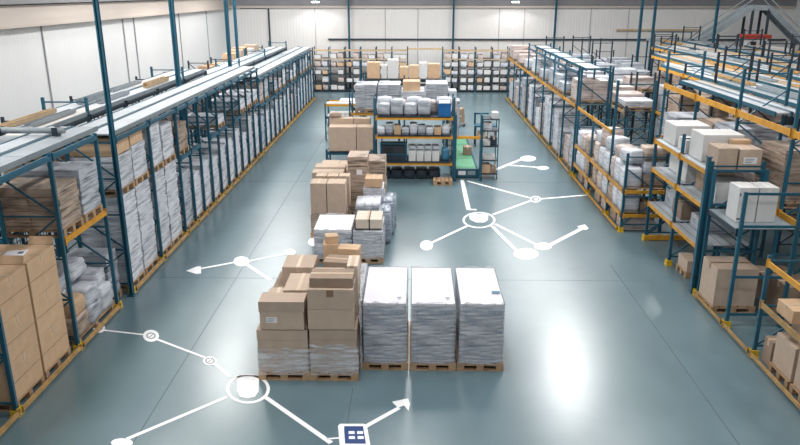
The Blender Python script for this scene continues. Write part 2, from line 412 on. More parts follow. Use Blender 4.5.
# ================================================================== SETTING
WL, WR, WB, WF, HC = -12.0, 24.0, 47.6, -6.0, 9.2
def slab(name, mat, *b):
    mb = MB(); mb.box(*b, mat); return struct(name, mb)
slab('floor', 'floor', WL - .3, WR + .3, WF, WB + .3, -0.2, 0.0)
slab('ceiling', 'ceil', WL - .3, WR + .3, WF, WB + .3, HC, HC + 0.2)
slab('wall_left', 'wall_l', WL - .3, WL, WF, WB + .3, 0, HC)
slab('wall_right', 'wall_l', WR, WR + .3, WF, WB + .3, 0, HC)
slab('wall_back', 'wall_b', WL, WR, WB, WB + .3, 0, HC)
slab('wall_front', 'wall_b', WL, WR, WF - .3, WF, 0, HC)
mb = MB(); mb.box(WL, WL + .16, WF, WB - .01, 5.05, 5.62, 'soffit'); mb.box(WL, WL + .22, WF, WB - .01, 4.98, 5.06, 'soffit'); struct('trim_1', mb)
mb = MB(); mb.box(WL, WL + .3, WF, WB - .01, 5.66, 6.3, 'darkfascia'); struct('trim_2', mb)
mb = MB(); mb.box(WL + .01, WR - .01, WB - .14, WB, 5.02, 5.16, 'soffit'); mb.box(WL + .01, WR - .01, WB - .10, WB, 5.16, 6.3, 'darkfascia'); struct('trim_3', mb)
mb = MB(); mb.box(-5.6, WR - .3, WB - .12, WB, 3.05, 3.14, 'navy'); struct('trim_4', mb)
mb = MB(); mb.box(12.9, 18.2, WB - .10, WB, 3.62, 3.74, 'tansteel'); struct('trim_5', mb)
mb = MB()
for y in (12.2, 16.9, 23.5, 30.2, 31.4, 37.5, 42.5): mb.box(WL, WL + .05, y - .018, y + .018, 0, 5.0, 'seam')
struct('trim_6', mb)
mb = MB()
for x in (-9.35, -6.4, -1.9, 0.2, 5.4, 7.0, 11.2, 13.6): mb.box(x - .018, x + .018, WB - .03, WB, 0, 5.0, 'seam')
mb.box(-9.42, -9.32, WB - .10, WB - .02, 0, 5.0, 'navy'); struct('trim_7', mb)
mb = MB(); mb.box(-11.2, -9.5, WB - .06, WB + .001, 4.98, 5.4, 'navy'); mb.box(-11.1, -10.4, WB - .07, WB, 5.05, 5.34, 'dark'); mb.box(-10.3, -9.6, WB - .07, WB, 5.05, 5.34, 'dark'); struct('window_1', mb)
mb = MB()
for x in (-0.95,): mb.box(x - .006, x + .006, WF, 10.0, 0, 0.0012, 'joint')
for x in (4.55,): mb.box(x - .012, x + .012, WF, 15.5, 0, 0.0012, 'joint')
for x in (-3.9, 8.6): mb.box(x - .008, x + .008, WF, 44, 0, 0.0012, 'joint')
for y in (14.55, 23.0, 33.0, 6.0): mb.box(-5.7, 5.2, y - .007, y + .007, 0, 0.0013, 'joint')
struct('trim_8', mb)
def column(x, y, s=0.125):
    mb = MB(); h = s / 2
    mb.box(x - h, x + h, y - h, y - h + .02, 0, HC, 'blue'); mb.box(x - h, x + h, y + h - .02, y + h, 0, HC, 'blue'); mb.box(x - .012, x + .012, y - h, y + h, 0, HC, 'blue')
    mb.box(x - h + .012, x + h - .012, y - h + .02, y + h - .02, 0, HC, 'blue'); mb.box(x - h - .03, x + h + .03, y - h - .03, y + h + .03, 0, .02, 'blue')
    struct('column', mb)
column(-5.835, 13.56, .085)
for x, y in ((-7.02, 21.4), (-7.02, 27.6), (-8.33, 34.3), (-4.2, 47.2), (2.45, 47.2), (8.9, 47.2), (11.55, 38.2), (12.42, 38.8), (15.6, 38.8)): column(x, y)

# ------------------------------------------------------------------ lamps
def area(x, y, z, sx, sy, power, col=(1, 0.985, 0.96)):
    d = bpy.data.lights.new('ceiling_light', 'AREA'); d.shape = 'RECTANGLE'; d.size = sx; d.size_y = sy; d.energy = power; d.color = col
    o = bpy.data.objects.new('ceiling_light', d); C.objects.link(o); o.location = (x, y, z)
for x in (-10.2, -7.5, 0.0, 6.2, 12.5, 19.0):
    for y in (3.0, 10.5, 18.0, 25.5, 33.0, 40.5):
        p, sx, sy = 210, .9, 1.6
        if x == -10.2: p = 105
        if x > 7: p = 125
        if x == 6.2 and y < 15: p = 110
        if y == 25.5 and x in (-7.5, 6.2): p, sx, sy = (430 if x < 0 else 640), 1.0, 4.2
        if y > 30 and -8 < x < 7: p, sx, sy = (470 if x < 0 else 380), 3.2, 3.0
        area(x, y, 8.75, sx, sy, p)
for x in (-6.15, 6.2):
    t = thing('hanging_lamp', 'round bright lamp hanging high by the back wall, the %s of the two' % ('left-hand one' if x < 0 else 'right-hand one'), 'lamp', (x, 46.2, 5.38))
    mb = MB(); mb.cyl((0, 0, .06), (0, 0, .3), .3, 'grey', 16, .1); mb.build('lamp_shade', t)
    mb = MB(); mb.cyl((0, 0, 0), (0, 0, .07), .24, 'lamp', 16); mb.build('lamp_glass', t)
    mb = MB(); mb.cyl((0, 0, .3), (0, 0, HC - 5.38), .015, 'dark', 6); mb.build('suspension_rod', t)
    d = bpy.data.lights.new('lamp_bulb', 'SPOT'); d.energy = 110; d.spot_size = 2.6; d.shadow_soft_size = .25
    o = bpy.data.objects.new('lamp_bulb', d); C.objects.link(o); o.location = (x, 46.2, 5.32)

# ================================================================== LEFT RACKS
LV = [(2.05, 'yellow'), (3.5, 'blue')]; LVF = [(2.05, 'blue'), (3.5, 'blue')]
rack('blue pallet rack front left, holding the tall tan carton stacks', -5.85, -6.9, [7.1, 9.15, 11.2, 12.95], LV, 3.5, base='ochre', covers=((-5.99, -6.42, 'cover'), (-6.5, -6.9, 'cover')), cover_y=(7.1, 13.3), beam_skip=((1, 0),), back_levels=[(2.05, 'blue'), (3.5, 'blue')])
YA2 = [13.72, 15.6, 17.45, 18.35, 19.25, 20.2, 21.15, 22.1, 23.05, 24.0, 25.0, 26.0, 27.0]
rack('blue pallet rack along left aisle just behind the first column', -5.85, -6.9, YA2, [(2.05, 'blue'), (3.28, 'blue')], 3.28, base='ochre', covers=((-5.96, -6.42, 'cover'), (-6.5, -6.9, 'cover')), cover_z=3.33, beam_skip=((0, 0), (1, 0)) + tuple((k, 0) for k in (4, 7, 9, 10)))
YA3 = [27.12 + 1.0 * k for k in range(16)]
rack('dense blue pallet rack at far end of the left aisle', -5.85, -6.9, YA3, [(1.9, 'blue'), (2.88, 'blue')], 2.9, base='ochre', covers=((-5.96, -6.42, 'cover'), (-6.5, -6.9, 'cover')), cover_z=2.95)
YB = [9.3, 11.4, 13.5, 15.6, 17.7, 20.0, 22.4, 24.8]
rack('middle row of left racking under long pale cover sheets', -7.15, -8.2, YB, [(2.05, 'navy'), (3.4, 'navy')], 3.4, guards=False, covers=((-7.2, -7.62, 'cover'), (-7.7, -8.15, 'cover')), cover_z=3.45, hvar=[3.4 if i % 3 else 3.8 for i in range(len(YB))])
YD = [24.95, 27.1, 29.8, 32.4, 35.0, 38.0, 41.0]
rack('far part of the middle left racking row, lower than the near part', -7.15, -8.2, YD, [(1.9, 'navy'), (3.0, 'navy')], 3.0, guards=False, covers=((-7.2, -7.62, 'cover'), (-7.7, -8.15, 'cover')), cover_z=3.05, hvar=[3.0 if i % 2 else 3.4 for i in range(len(YD))])
YC = [16.0, 17.6, 19.4, 21.8, 24.2, 27.0, 30.0, 33.4, 37.0, 41.0]
rack('rearmost row of left racking beside the white left wall', -8.5, -9.4, YC, [(1.6, 'navy'), (2.75, 'tansteel')], 2.8, post='navy', guards=False, covers=((-8.6, -9.0, 'cover'), (-9.05, -9.35, 'tansteel')), cover_z=2.82, hvar=[3.3 - .15 * (i % 2) for i in range(len(YC))])
# cross pipe over the covers
t = thing('cross_pipe', 'grey round pipe lying across the left rack covers', 'pipe', (-6.9, 12.35, 3.68))
mb = MB(); mb.cyl((-1.35, 0, 0), (0.75, 0, 0), .055, 'grey', 14); mb.build('pipe', t)
for x in (-1.2, -0.4, 0.6):
    mb = MB(); mb.box(x - .05, x + .05, -.07, .07, -.09, -.04, 'navy'); mb.box(x - .05, x + .05, -.07, -.058, -.05, .06, 'navy'); mb.box(x - .05, x + .05, .058, .07, -.05, .06, 'navy'); mb.build('clamp', t)
for i, y in enumerate((16.6, 18.6, 22.8, 26.0, 31.4)):
    mb = MB(); mb.box(-.25, .25, -.5, .5, 0, .07, 'wood'); mb.box(-.25, .25, -.5, -.44, .07, .12, 'wood'); mb.box(-.25, .25, .44, .5, .07, .12, 'wood')
    o = mb.build('wooden_board', None, (-9.0, y, 2.866)); tag(o, 'tan wooden board on the rearmost left rack top, %s from the camera' % ORD[i], 'board', 'wooden boards on the left rack tops')

LF = -6.42
# tall tan carton columns, first bay
for c, (yc, xx) in enumerate(((9.66, -6.42), (10.58, -6.42))):
    z = 0.143; wh = ('nearer', 'farther')[c]
    p = link('pallet', pallet_mesh(0.98, .86), None, (xx, yc, 0)); tag(p, 'wooden pallet under the %s tall tan carton stack, left rack' % wh, 'pallet')
    for k in range(3):
        hh = .63
        o = carton(xx, yc, z, .96, .86, hh - .004, '%s large tan carton of the %s tall stack, front left' % (('bottom', 'middle', 'top')[k], wh), 'cardtan', near=True, group='large tan cartons in the front left rack')
        mb = MB(); mb.box(.479, .484, -.42, .42, hh * .47, hh * .478, 'darktape') ; mb.build('crease', o)
        if k == 2:
            q = MB(); q.bar((-.3, -.43, hh), (-.3, -.52, hh + .17), .5, .008, 'cardtan'); q.build('flap', o)
            q = MB(); q.bar((.25, .43, hh), (.25, .50, hh + .12), .4, .008, 'cardtan'); q.build('flap', o)
            if c == 1:
                q = MB(); q.rbox(.1, -.1, .32, .44, hh + .004, hh + .012, .2, 'paper'); q.rbox(.16, .0, .08, .1, hh + .012, hh + .014, .2, 'print')
                q.build('paper_sheet', None, (xx, yc, z)); s = bpy.context.scene.collection.objects[-1]; tag(s, 'white printed sheet lying on top of the tall tan cartons', 'sheet')
        z += hh
wrapped_pallet(LF, 8.2, 0, 1.0, .98, 1.55, 'grey film wrapped pallet at the left edge beside the tan cartons', 'wrapgrey', seed=3, near=True)
wrapped_pallet(LF, 7.55 + .12, 2.05, 1.08, .8, 1.05, 'brown goods pallet on the upper beam at the left picture edge', 'wrapbrown', seed=4)
wrapped_pallet(LF, 8.62, 2.05, 1.08, .8, .95, 'grey goods pallet on the upper beam above the wrapped left edge pallet', 'wrapgrey', seed=14)
# second bay: heap of wrapped parcels on the floor pallet, goods above on the beam
p = link('pallet', pallet_mesh(1.0, 1.55), None, (LF, 12.08, 0)); tag(p, 'wide wooden pallet under the heap of wrapped bales in left rack', 'pallet')
H = [(-6.1, 11.55, 0, .36, .5, .36, 'wrapbrown'), (-6.12, 12.1, 0, .4, .5, .34, 'wrapgrey'), (-6.1, 12.62, 0, .36, .44, .5, 'wrapwhite'), (-6.55, 11.55, 0, .42, .5, .4, 'wrapgrey'), (-6.58, 12.1, 0, .42, .5, .42, 'wrapgrey'), (-6.55, 12.62, 0, .42, .44, .45, 'wrapwhite'),
     (-6.15, 11.6, .36, .36, .46, .3, 'cardtan'), (-6.15, 12.12, .34, .4, .46, .34, 'wrapwhite'), (-6.5, 11.62, .4, .42, .48, .34, 'wrapwhite'), (-6.55, 12.15, .42, .4, .5, .38, 'wrapgrey'), (-6.2, 12.62, .5, .4, .4, .28, 'wrapwhite'), (-6.5, 11.75, .74, .4, .5, .26, 'wrapgrey'), (-6.45, 12.3, .8, .44, .5, .3, 'wrapwhite')]
for i, (x, y, z, w, d, h, m) in enumerate(H):
    bundle(x, y, .143 + z, w, d, h, '%s wrapped bale of the floor heap beside the tall tan cartons, counting upward from front' % ORD[i], m, R.uniform(-.08, .08), 20 + i, 'bales heaped in the left rack')
wrapped_pallet(LF, 11.66, 2.05, 1.08, .74, .86, 'pallet of brown flat cartons on the yellow beam over the bale heap', 'wrapbrown', seed=6, rows=7)
wrapped_pallet(LF, 12.48, 2.05, 1.08, .74, .98, 'pallet of pale flat cartons on the yellow beam left of the first column', 'wrapgrey', seed=7, rows=8)
for i, (y, h, m) in enumerate(((9.62, .9, 'wrapbrown'), (10.6, .95, 'wrapbrown'))):
    wrapped_pallet(-7.68, y + .3, 2.05, 1.08, .9, h, '%s brown goods pallet in the middle left row behind the tan cartons' % ORD[i], m, seed=8 + i)
wrapped_pallet(LF - .06, 13.34 , 0, .86, .5, 1.05, 'narrow grey wrapped pallet directly behind the first left column', 'wrapgrey', seed=10)
# mesh backing panel behind the heap
t = thing('mesh_panel', 'dark wire mesh panel closing the back of the bale heap bay', 'panel', (-6.985, 12.05, 0.0))
mb = MB()
for k in range(17): mb.box(-.006, .006, -.8 + k * .1, -.794 + k * .1, .1, 1.95, 'navy')
for k in range(19): mb.box(-.006, .006, -.8, .8, .1 + k * .1, .106 + k * .1, 'navy')
mb.build('wire_mesh', t)
mb = MB()
for y in (-.82, .8): mb.box(-.02, .02, y, y + .03, 0, 2.0, 'navy')
mb.box(-.02, .02, -.82, .83, 1.95, 1.99, 'navy'); mb.build('panel_frame', t)
# white wrapped pallets behind the column, stacked high
for i, (y, h, m) in enumerate(((14.2, 2.045, 'wrapwhite'), (15.08, 2.045, 'wrapwhite'), (16.05, 2.045, 'wrapwhite'), (16.93, 2.045, 'wrapwhite'))):
    wrapped_pallet(LF, y, 0, .98, .82, h, '%s tall white wrapped pallet on the floor behind the first left column' % ORD[i], m, seed=30 + i, group='tall white pallets behind the first column')
for i, (y, h) in enumerate(((14.23, .82), (15.07, .86), (16.07, 1.12), (16.95, .95))):
    wrapped_pallet(LF, y, 2.05, .98, .78, h, '%s white wrapped pallet of the upper tier behind the first left column' % ORD[i], 'wrapwhite', seed=36 + i, group='white pallets of the upper tier')
o = carton(LF, 14.25, 2.874, .9, .78, .36, 'wide tan carton on the first upper white pallet behind the column', 'cardtan')
carton(LF, 15.07, 2.914, .9, .7, .3, 'tan carton on the second upper white pallet behind the column', 'cardtan')
carton(-7.68, 14.7, 2.05, 1.06, 1.9, .9, 'big tan carton in the middle left row behind the white pallets', 'cardtan')
# the long run of floor pallets to the back wall
q = random.Random(5); bays = [(a, e, 2.05) for a, e in zip(YA2[2:-1], YA2[3:])] + [(a, e, 1.9) for a, e in zip(YA3[:-1], YA3[1:])]
n1 = n2 = 0
for b, (a, e, zt) in enumerate(bays):
    y = (a + e) / 2; L = .84; h = q.uniform(1.3, 1.74)
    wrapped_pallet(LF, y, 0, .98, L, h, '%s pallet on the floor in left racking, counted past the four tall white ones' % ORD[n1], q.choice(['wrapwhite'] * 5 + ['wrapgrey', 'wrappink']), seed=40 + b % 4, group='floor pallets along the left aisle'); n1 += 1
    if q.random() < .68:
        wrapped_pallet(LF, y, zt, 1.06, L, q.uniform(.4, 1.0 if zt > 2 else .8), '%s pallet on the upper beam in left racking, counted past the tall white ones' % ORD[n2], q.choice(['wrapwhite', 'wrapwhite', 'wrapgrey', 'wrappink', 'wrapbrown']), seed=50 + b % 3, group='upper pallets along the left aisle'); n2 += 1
n = 0
for a, e in list(zip(YB[4:-1], YB[5:])) + list(zip(YD[:-1], YD[1:])):
    for k in range(2):
        L = (e - a - .1) / 2
        wrapped_pallet(-7.68, a + .05 + L * (k + .5), 2.05 if a < 24.9 else 1.9, 1.06, L - .06, q.uniform(.5, .95), '%s pallet in the middle left row, counted from the big tan carton' % ORD[n], q.choice(['wrapwhite', 'wrapbrown', 'wrappink']), seed=60 + n % 3, group='pallets in the middle left row'); n += 1
for i, (x, y, w, d, h, m) in enumerate(((-8.9, 35.2, .6, .7, .32, 'cardtan'), (-8.9, 36.2, .7, .6, .4, 'card'), (-8.95, 37.4, .6, .8, .45, 'cardtan'), (-8.9, 38.6, .7, .7, .3, 'whitecard'), (-8.9, 39.7, .7, .8, .42, 'card'))):
    carton(x, y, 2.866, w, d, h, '%s carton on the rearmost left rack near the far column' % ORD[i], m, group='cartons on the rearmost left rack')

# ================================================================== CENTRE: FRONT GROUP
def pbox(xl, xr, py, zt, d, zb, label, mat='card', **kw):
    a, b = at(xl, py, zt), at(xr, py, zt)
    return carton((a.x + b.x) / 2, a.y + d / 2, zb, b.x - a.x, d, zt - zb, label, mat, **kw)
def lid(o, w, d, h, t, mat='card'):
    mb = MB(); e = .008
    mb.box(-w / 2 - e, w / 2 + e, -d / 2 - e, d / 2 + e, h - .002, h + .012, mat)
    mb.box(-w / 2 - e, w / 2 + e, -d / 2 - e, -d / 2 - .001, h - t, h, mat); mb.box(-w / 2 - e, w / 2 + e, d / 2 + .001, d / 2 + e, h - t, h, mat)
    mb.box(-w / 2 - e, -w / 2 - .001, -d / 2, d / 2, h - t, h, mat); mb.box(w / 2 + .001, w / 2 + e, -d / 2, d / 2, h - t, h, mat)
    mb.build('lid', o)
wrapped_pallet(-2.08, 10.82, 0, .84, 1.2, .9, 'film wrapped carton pallet at the left front corner of the centre block', 'card', seed=70, near=True, rows=4, jit=.004, film_top=.58, cols=1)
o = carton(-2.07, 10.41, .902, .70, .36, .47, 'lidded brown carton with a white label on the left front pallet', 'card', near=True, paper=(-.16, .12, .17, .1)); lid(o, .70, .36, .47, .16)
A2 = wrapped_pallet(-1.27, 10.82, 0, .78, 1.2, .92, 'film wrapped carton pallet beside the three silver stacks', 'card', seed=71, near=True, rows=4, jit=.004, film_top=.64, cols=1)
carton(-1.29, 10.46, .922, .73, .5, .34, 'lower brown carton on the pallet next to the silver stacks', 'card', near=True)
o = carton(-1.29, 10.46, 1.264, .72, .5, .34, 'upper brown carton with a dark tape patch next to the silver stacks', 'card', near=True, tape='darktape')
mb = MB(); mb.box(-.06, .05, -.2545, -.249, .22, .335, 'darktape'); mb.build('tape_patch', o)
# loose film hanging on the aisle side of that pallet
qf = random.Random(3); mb = MB(); mb._m('thickfilm'); ny, nz = 10, 14
for j in range(nz + 1):
    for k in range(ny + 1): mb.v.append((.412 + qf.uniform(0, .035), -.58 + 1.14 * k / ny + qf.uniform(-.02, .02), .1 + 1.5 * j / nz + (qf.uniform(-.05, .05) if j == nz else 0)))
for j in range(nz):
    for k in range(ny): a = j * (ny + 1) + k; mb.f.append((a, a + 1, a + ny + 2, a + ny + 1)); mb.mi.append(0); mb.sm.append(True)
mb.build('loose_film', A2)
carton(-1.28, 10.49, 1.608, .68, .42, .16, 'flat carton coloured as lid shade, on the taped carton next to silver stacks', 'carddark')  # added carton; its dark colour stands in for the shaded strip at the lid
carton(-1.4, 11.0, .922, .5, .42, .66, 'brown carton standing behind the taped carton by the silver stacks', 'card', near=True)
carton(-.99, 11.02, .922, .18, .5, .86, 'narrow pale upright carton between brown cartons and silver stacks', 'cardpale')
carton(-2.28, 10.98, .902, .34, .6, .28, 'small brown carton behind the lidded carton, at the block left edge', 'card')
carton(-1.87, 11.02, .902, .48, .74, .5, 'brown carton directly behind the lidded carton with white label', 'card', near=True)
wrapped_pallet(-2.2, 12.3, 0, .8, 1.3, .84, 'low film wrapped pallet in second row of the front brown cartons', 'carddark', seed=72, rows=3, jit=.004)
wrapped_pallet(-1.32, 12.5, 0, .88, 1.5, .9, 'film wrapped pallet under the small tumbled tan boxes', 'wrapgrey', seed=73)
carton(-2.12, 12.5, .842, .58, .66, .36, 'brown carton at the rear left of the front carton block', 'card', near=True)
carton(-1.6, 13.0, .902, .28, .3, .5, 'upright small tan box at the left of the tumbled boxes', 'cardtan', .1)
carton(-1.24, 12.98, .902, .42, .3, .42, 'tan box at the right of the tumbled boxes', 'cardtan', -.12)
carton(-1.38, 12.48, .902, .54, .42, .36, 'crooked dull brown box in front of the tumbled tan boxes', 'carddark', -.16)
carton(-1.58, 13.0, 1.405, .24, .22, .15, 'small tan box on top of the tumbled boxes', 'cardtan', .25)
bundle(-1.36, 12.02, .902, .26, .18, .16, 'small pale scrap of foam among the tumbled tan boxes', 'wrapwhite', 0, 5)

# three silver stacks
for i, (x, nm) in enumerate(((-.46, 'left'), (.33, 'middle'), (1.12, 'right'))):
    t = thing('wrapped_pallet', 'silver film wrapped stack in the front row, the %s one of three' % nm, 'pallet load', (x, 11.38, 0), 0, 'three silver stacks at the front')
    p = link('pallet', pallet_mesh(.77, 1.6), t)
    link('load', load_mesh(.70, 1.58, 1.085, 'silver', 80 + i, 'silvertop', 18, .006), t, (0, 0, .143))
    link('stretch_film', film_mesh(.70, 1.58, .13, 1.235, 90 + i, .006), t)
    mb = MB()
    for xx in (-.26, .2): mb.box(xx - .004, xx + .004, -.803, -.798, .14, 1.23, 'print')
    mb.build('binding_strap', t)
    if i == 2:
        mb = MB(); mb.box(.19, .33, -.38, -.30, 1.2305, 1.236, 'bluebag'); o = mb.build('blue_label', t); o['label'] = 'small blue label'
    else:
        mb = MB(); mb.box(.2, .27, -.62, -.57, 1.2305, 1.236, 'grey'); mb.build('grey_label', t)

# ------------------------------------------------------------------ centre: middle group
wrapped_pallet(-1.86, 16.1, 0, .88, 1.2, .84, 'wrapped stack with a clean white top sheet, behind the front cartons', 'wrapgrey', seed=100, cap='paper', near=True, rows=7)
wrapped_pallet(-1.05, 16.1, 0, .7, 1.2, .78, 'wrapped grey stack beside the white topped stack, strapped crate on it', 'wrapgrey', seed=101, near=True)
o = carton(-1.04, 16.0, .782, .62, .7, .24, 'pale carton bound by black straps on the grey wrapped stack', 'cardpale')
mb = MB()
for xx in (-.31, 0.02): mb.box(xx - .012, xx + .012, -.36, -.352, -.02, .245, 'black'); mb.box(xx - .012, xx + .012, -.36, .35, .2405, .246, 'black')
mb.box(-.31, .31, -.36, -.352, 0, .02, 'black'); mb.build('black_strap', o)
wrapped_pallet(-2.16, 17.9, 0, .94, 1.2, .62, 'low wrapped pallet carrying the two tall brown cartons', 'wrapbrown', seed=102)
carton(-2.41, 17.6, .622, .40, .5, .80, 'tall brown carton behind the white topped stack, the left of two', 'card', near=True)
carton(-1.96, 17.6, .622, .46, .5, .80, 'tall brown carton behind the white topped stack, the right of two', 'card', near=True)
for k in range(3): carton(-2.42 + .3 * k, 18.2, .622, .28, .34, .82, '%s narrow carton in the row right behind the two tall brown cartons' % ORD[k], 'card', group='narrow cartons behind the tall pair')
wrapped_pallet(-2.35, 19.5, 0, .95, 1.3, .8, 'low brown pallet in mid block below the stepped long cartons', 'wrapbrown', seed=103)
for k, (y, z) in enumerate(((19.2, .5), (19.75, .52))): carton(-2.36, y, .802, .86, .48, z, '%s long stepped carton, %s the blue rack with big cartons' % (('lower', 'upper')[k], ('farther from', 'closer to')[k]), 'card', group='stepped long cartons')
wrapped_pallet(-2.3, 21.2, 0, 1.1, 1.4, 1.0, 'brown pallet right in front of the blue rack with big cartons', 'wrapbrown', seed=104, cap='card')
wrapped_pallet(-1.56, 19.6, 0, .56, .9, 1.72, 'tall narrow brown stack with a white label in mid block', 'wrapbrown', seed=105, rows=5)
mb = MB(); mb.box(-.02, .14, -.456, -.446, 1.2, 1.34, 'paper'); mb.build('white_label', [o for o in C.objects if o.get('label', '').startswith('tall narrow brown stack with')][0])
wrapped_pallet(-1.12, 20.8, 0, .6, 1.0, 1.35, 'brown wrapped stack beside the left upright of the yellow beam rack', 'wrapbrown', seed=106)
wrapped_pallet(-1.08, 18.9, 0, .56, .8, 1.0, 'white wrapped crates beside the tall narrow brown stack', 'wrapwhite', seed=107, near=True)
carton(-1.08, 18.8, 1.002, .46, .5, .24, 'pale topped carton on the white wrapped crates', 'cardtan')
wrapped_pallet(-1.2, 17.75, 0, .66, .9, .72, 'grey wrapped pallet with plastic bags behind the strapped carton', 'wrapgrey', seed=108)
for k in range(3): bundle(-1.36 + .2 * k, 17.65 + .02 * k, .722, .22, .7, .2, '%s clear plastic bag on the grey pallet behind the strapped carton' % ORD[k], 'wrapwhite', 0, 120 + k, 'plastic bags on the grey pallet')
for k, (x, y, h) in enumerate(((-.72, 17.2, .85), (-.66, 17.85, .9), (-.62, 18.5, .8))): bundle(x, y, 0, .3, .66, h, '%s silvery wrapped roll standing at the right edge of mid block' % ORD[k], 'silver', 0, 130 + k, 'silvery rolls at the right edge')

# ------------------------------------------------------------------ centre: blue / yellow rack island
def xrack(label, x, y, xs, depth, levels, height, **kw):
    t = rack(label, 0, -depth, xs, levels, height, **kw); t.location = (x, y, 0); t.rotation_euler = (0, 0, -PI / 2); return t
xrack('centre rack with bright yellow beams beside the green conveyor', -1.3, 23.15, [0, 2.6], 1.1, [(.62, 'yellow'), (1.51, 'yellow'), (2.13, 'yellow')], 2.75, guards=False, back_levels=[(.62, 'navy'), (1.51, 'navy'), (2.13, 'navy')])
xrack('narrow gantry frame with one yellow beam over the green conveyor', 1.37, 23.15, [0, .84], .4, [(1.51, 'yellow')], 2.2, guards=False, back_levels=[], ladder=True)
xrack('low blue rack holding the two big brown cartons', -2.9, 23.15, [0, 1.5], 1.1, [(.96, 'blue')], 1.05, guards=False)
def deck(label, x0, x1, y0, y1, z, mat='navy'):
    mb = MB(); mb.box(x0, x1, y0, y1, z, z + .02, mat)
    n = int((x1 - x0) / .25)
    for k in range(n + 1): xx = x0 + (x1 - x0 - .03) * k / n; mb.box(xx, xx + .03, y0, y1, z + .02, z + .026, mat)
    return tag(mb.build('shelf_board'), label, 'shelf')
for nm, z in (('lowest', .62), ('middle', 1.51), ('topmost', 2.13)): deck('dark steel shelf board on the %s yellow beam of the centre rack' % nm, -1.2, 1.2, 23.12, 24.24, z)
deck('steel shelf board under the two big brown cartons', -2.82, -1.5, 23.12, 24.24, .96)
for k, (x, w) in enumerate(((-2.34, .9), (-1.6, .54))): carton(x - .02, 23.5, .987, w, .6, .80, 'big brown carton on the low blue rack, the %s of two' % ('wider left one', 'narrower right one')[k], 'card', near=True)
for k, (x, w) in enumerate(((-2.45, .8), (-1.75, .56))): carton(x, 24.0, .987, w, .36, .98, 'brown carton in the rear row of the low blue rack, %s' % ('left end', 'right end')[k], 'card')
bundle(-2.66, 24.0, 1.968, .34, .32, .18, 'torn brown bundle on the left rear carton of the low blue rack', 'wrapbrown', .3, 140)
# goods on the yellow-beam rack
t = thing('machine_crate', 'dark equipment crate on the lowest shelf of the centre rack', 'crate', (-.68, 23.7, .646))
mb = MB(); mb.box(-.44, .44, -.4, .4, 0, .5, 'navy'); mb.build('crate_body', t)
for x in (-.44, .4):
    for y in (-.42, .38):
        mb = MB(); mb.box(x, x + .04, y, y + .04, 0, .62, 'blue'); mb.build('corner_post', t)
for z in (.2, .56):
    mb = MB(); mb.box(-.44, .44, -.425, -.4, z, z + .04, 'blue'); mb.build('cross_bar', t)
mb = MB(); mb.box(-.3, .0, -.41, -.39, .26, .45, 'black'); mb.box(.1, .3, -.41, -.39, .26, .45, 'dark'); mb.build('hatch', t)
for k in range(4):
    wx = -.06 + .26 * k
    carton(wx, 23.5, .646, .23, .5, .34, '%s grey wrapped box from left on the lowest centre rack shelf' % ORD[k], 'whitecard', group='grey boxes on the lowest centre shelf')
    bundle(wx, 23.5, .986, .22, .4, .16, '%s pale parcel from left on the grey boxes of the lowest centre shelf' % ORD[k], 'wrapgrey', 0, 150 + k, 'pale parcels on the lowest centre shelf')
bundle(1.05, 23.55, .646, .24, .4, .4, 'dark blue sack at the right end of the lowest centre shelf', 'bluebag', 0, 156)
for k in range(9):
    x = -1.08 + .265 * k
    if k in (2, 7): carton(x, 23.45, 1.536, .22, .4, .2 + .05 * (k % 3), '%s parcel from left on the middle centre rack shelf, a tan box' % ORD[k], 'cardtan', group='parcels on the middle centre shelf')
    else: bundle(x, 23.45, 1.536, .23, .42, .24 + .06 * ((k * 5) % 3), '%s parcel from left on the middle centre rack shelf, wrapped in film' % ORD[k], ('wrapwhite', 'wrapgrey')[k % 2], 0, 160 + k % 4, 'parcels on the middle centre shelf')
for k in range(5): bundle(-1.0 + .5 * k, 24.02, 2.156, .46, .4, .5 - .1 * (k % 2), '%s pale bale from left in the back row of the topmost centre shelf' % ORD[k], ('wrapwhite', 'wrappink')[k % 2], 0, 176 + k % 2, 'back row bales on the topmost centre shelf')
for k in range(4):
    bundle(-1.0 + .44 * k, 23.6, 2.156, .4, .6, .36 + .14 * (k % 2), '%s silvery wrapped bale from left on the topmost centre rack shelf' % ORD[k], 'wrapgrey', 0, 170 + k, 'silvery bales on the topmost centre shelf')
t = thing('plastic_bin', 'bright blue plastic bin on the topmost shelf of centre rack', 'bin', (.98, 23.44, 2.156))
mb = MB(); mb.box(-.2, .2, -.3, .3, 0, .42, 'brightblue'); mb.box(-.22, .22, -.32, .32, .38, .42, 'brightblue'); mb.build('bin_body', t)
mb = MB(); mb.box(-.18, .18, -.28, .28, .42, .44, 'paper'); mb.build('contents', t)
t = thing('pallet', 'small empty wooden pallet on the floor before the centre rack', 'pallet', (.95, 22.85, 0)); link('boards', pallet_mesh(.62, .5), t)
for k in range(5): bundle(-1.0 + .42 * k, 23.7, 0, .38, .6, .3, '%s dark drum bag on the floor under the centre rack' % ORD[k], 'navy', 0, 180 + k % 2, 'dark bags under the centre rack')
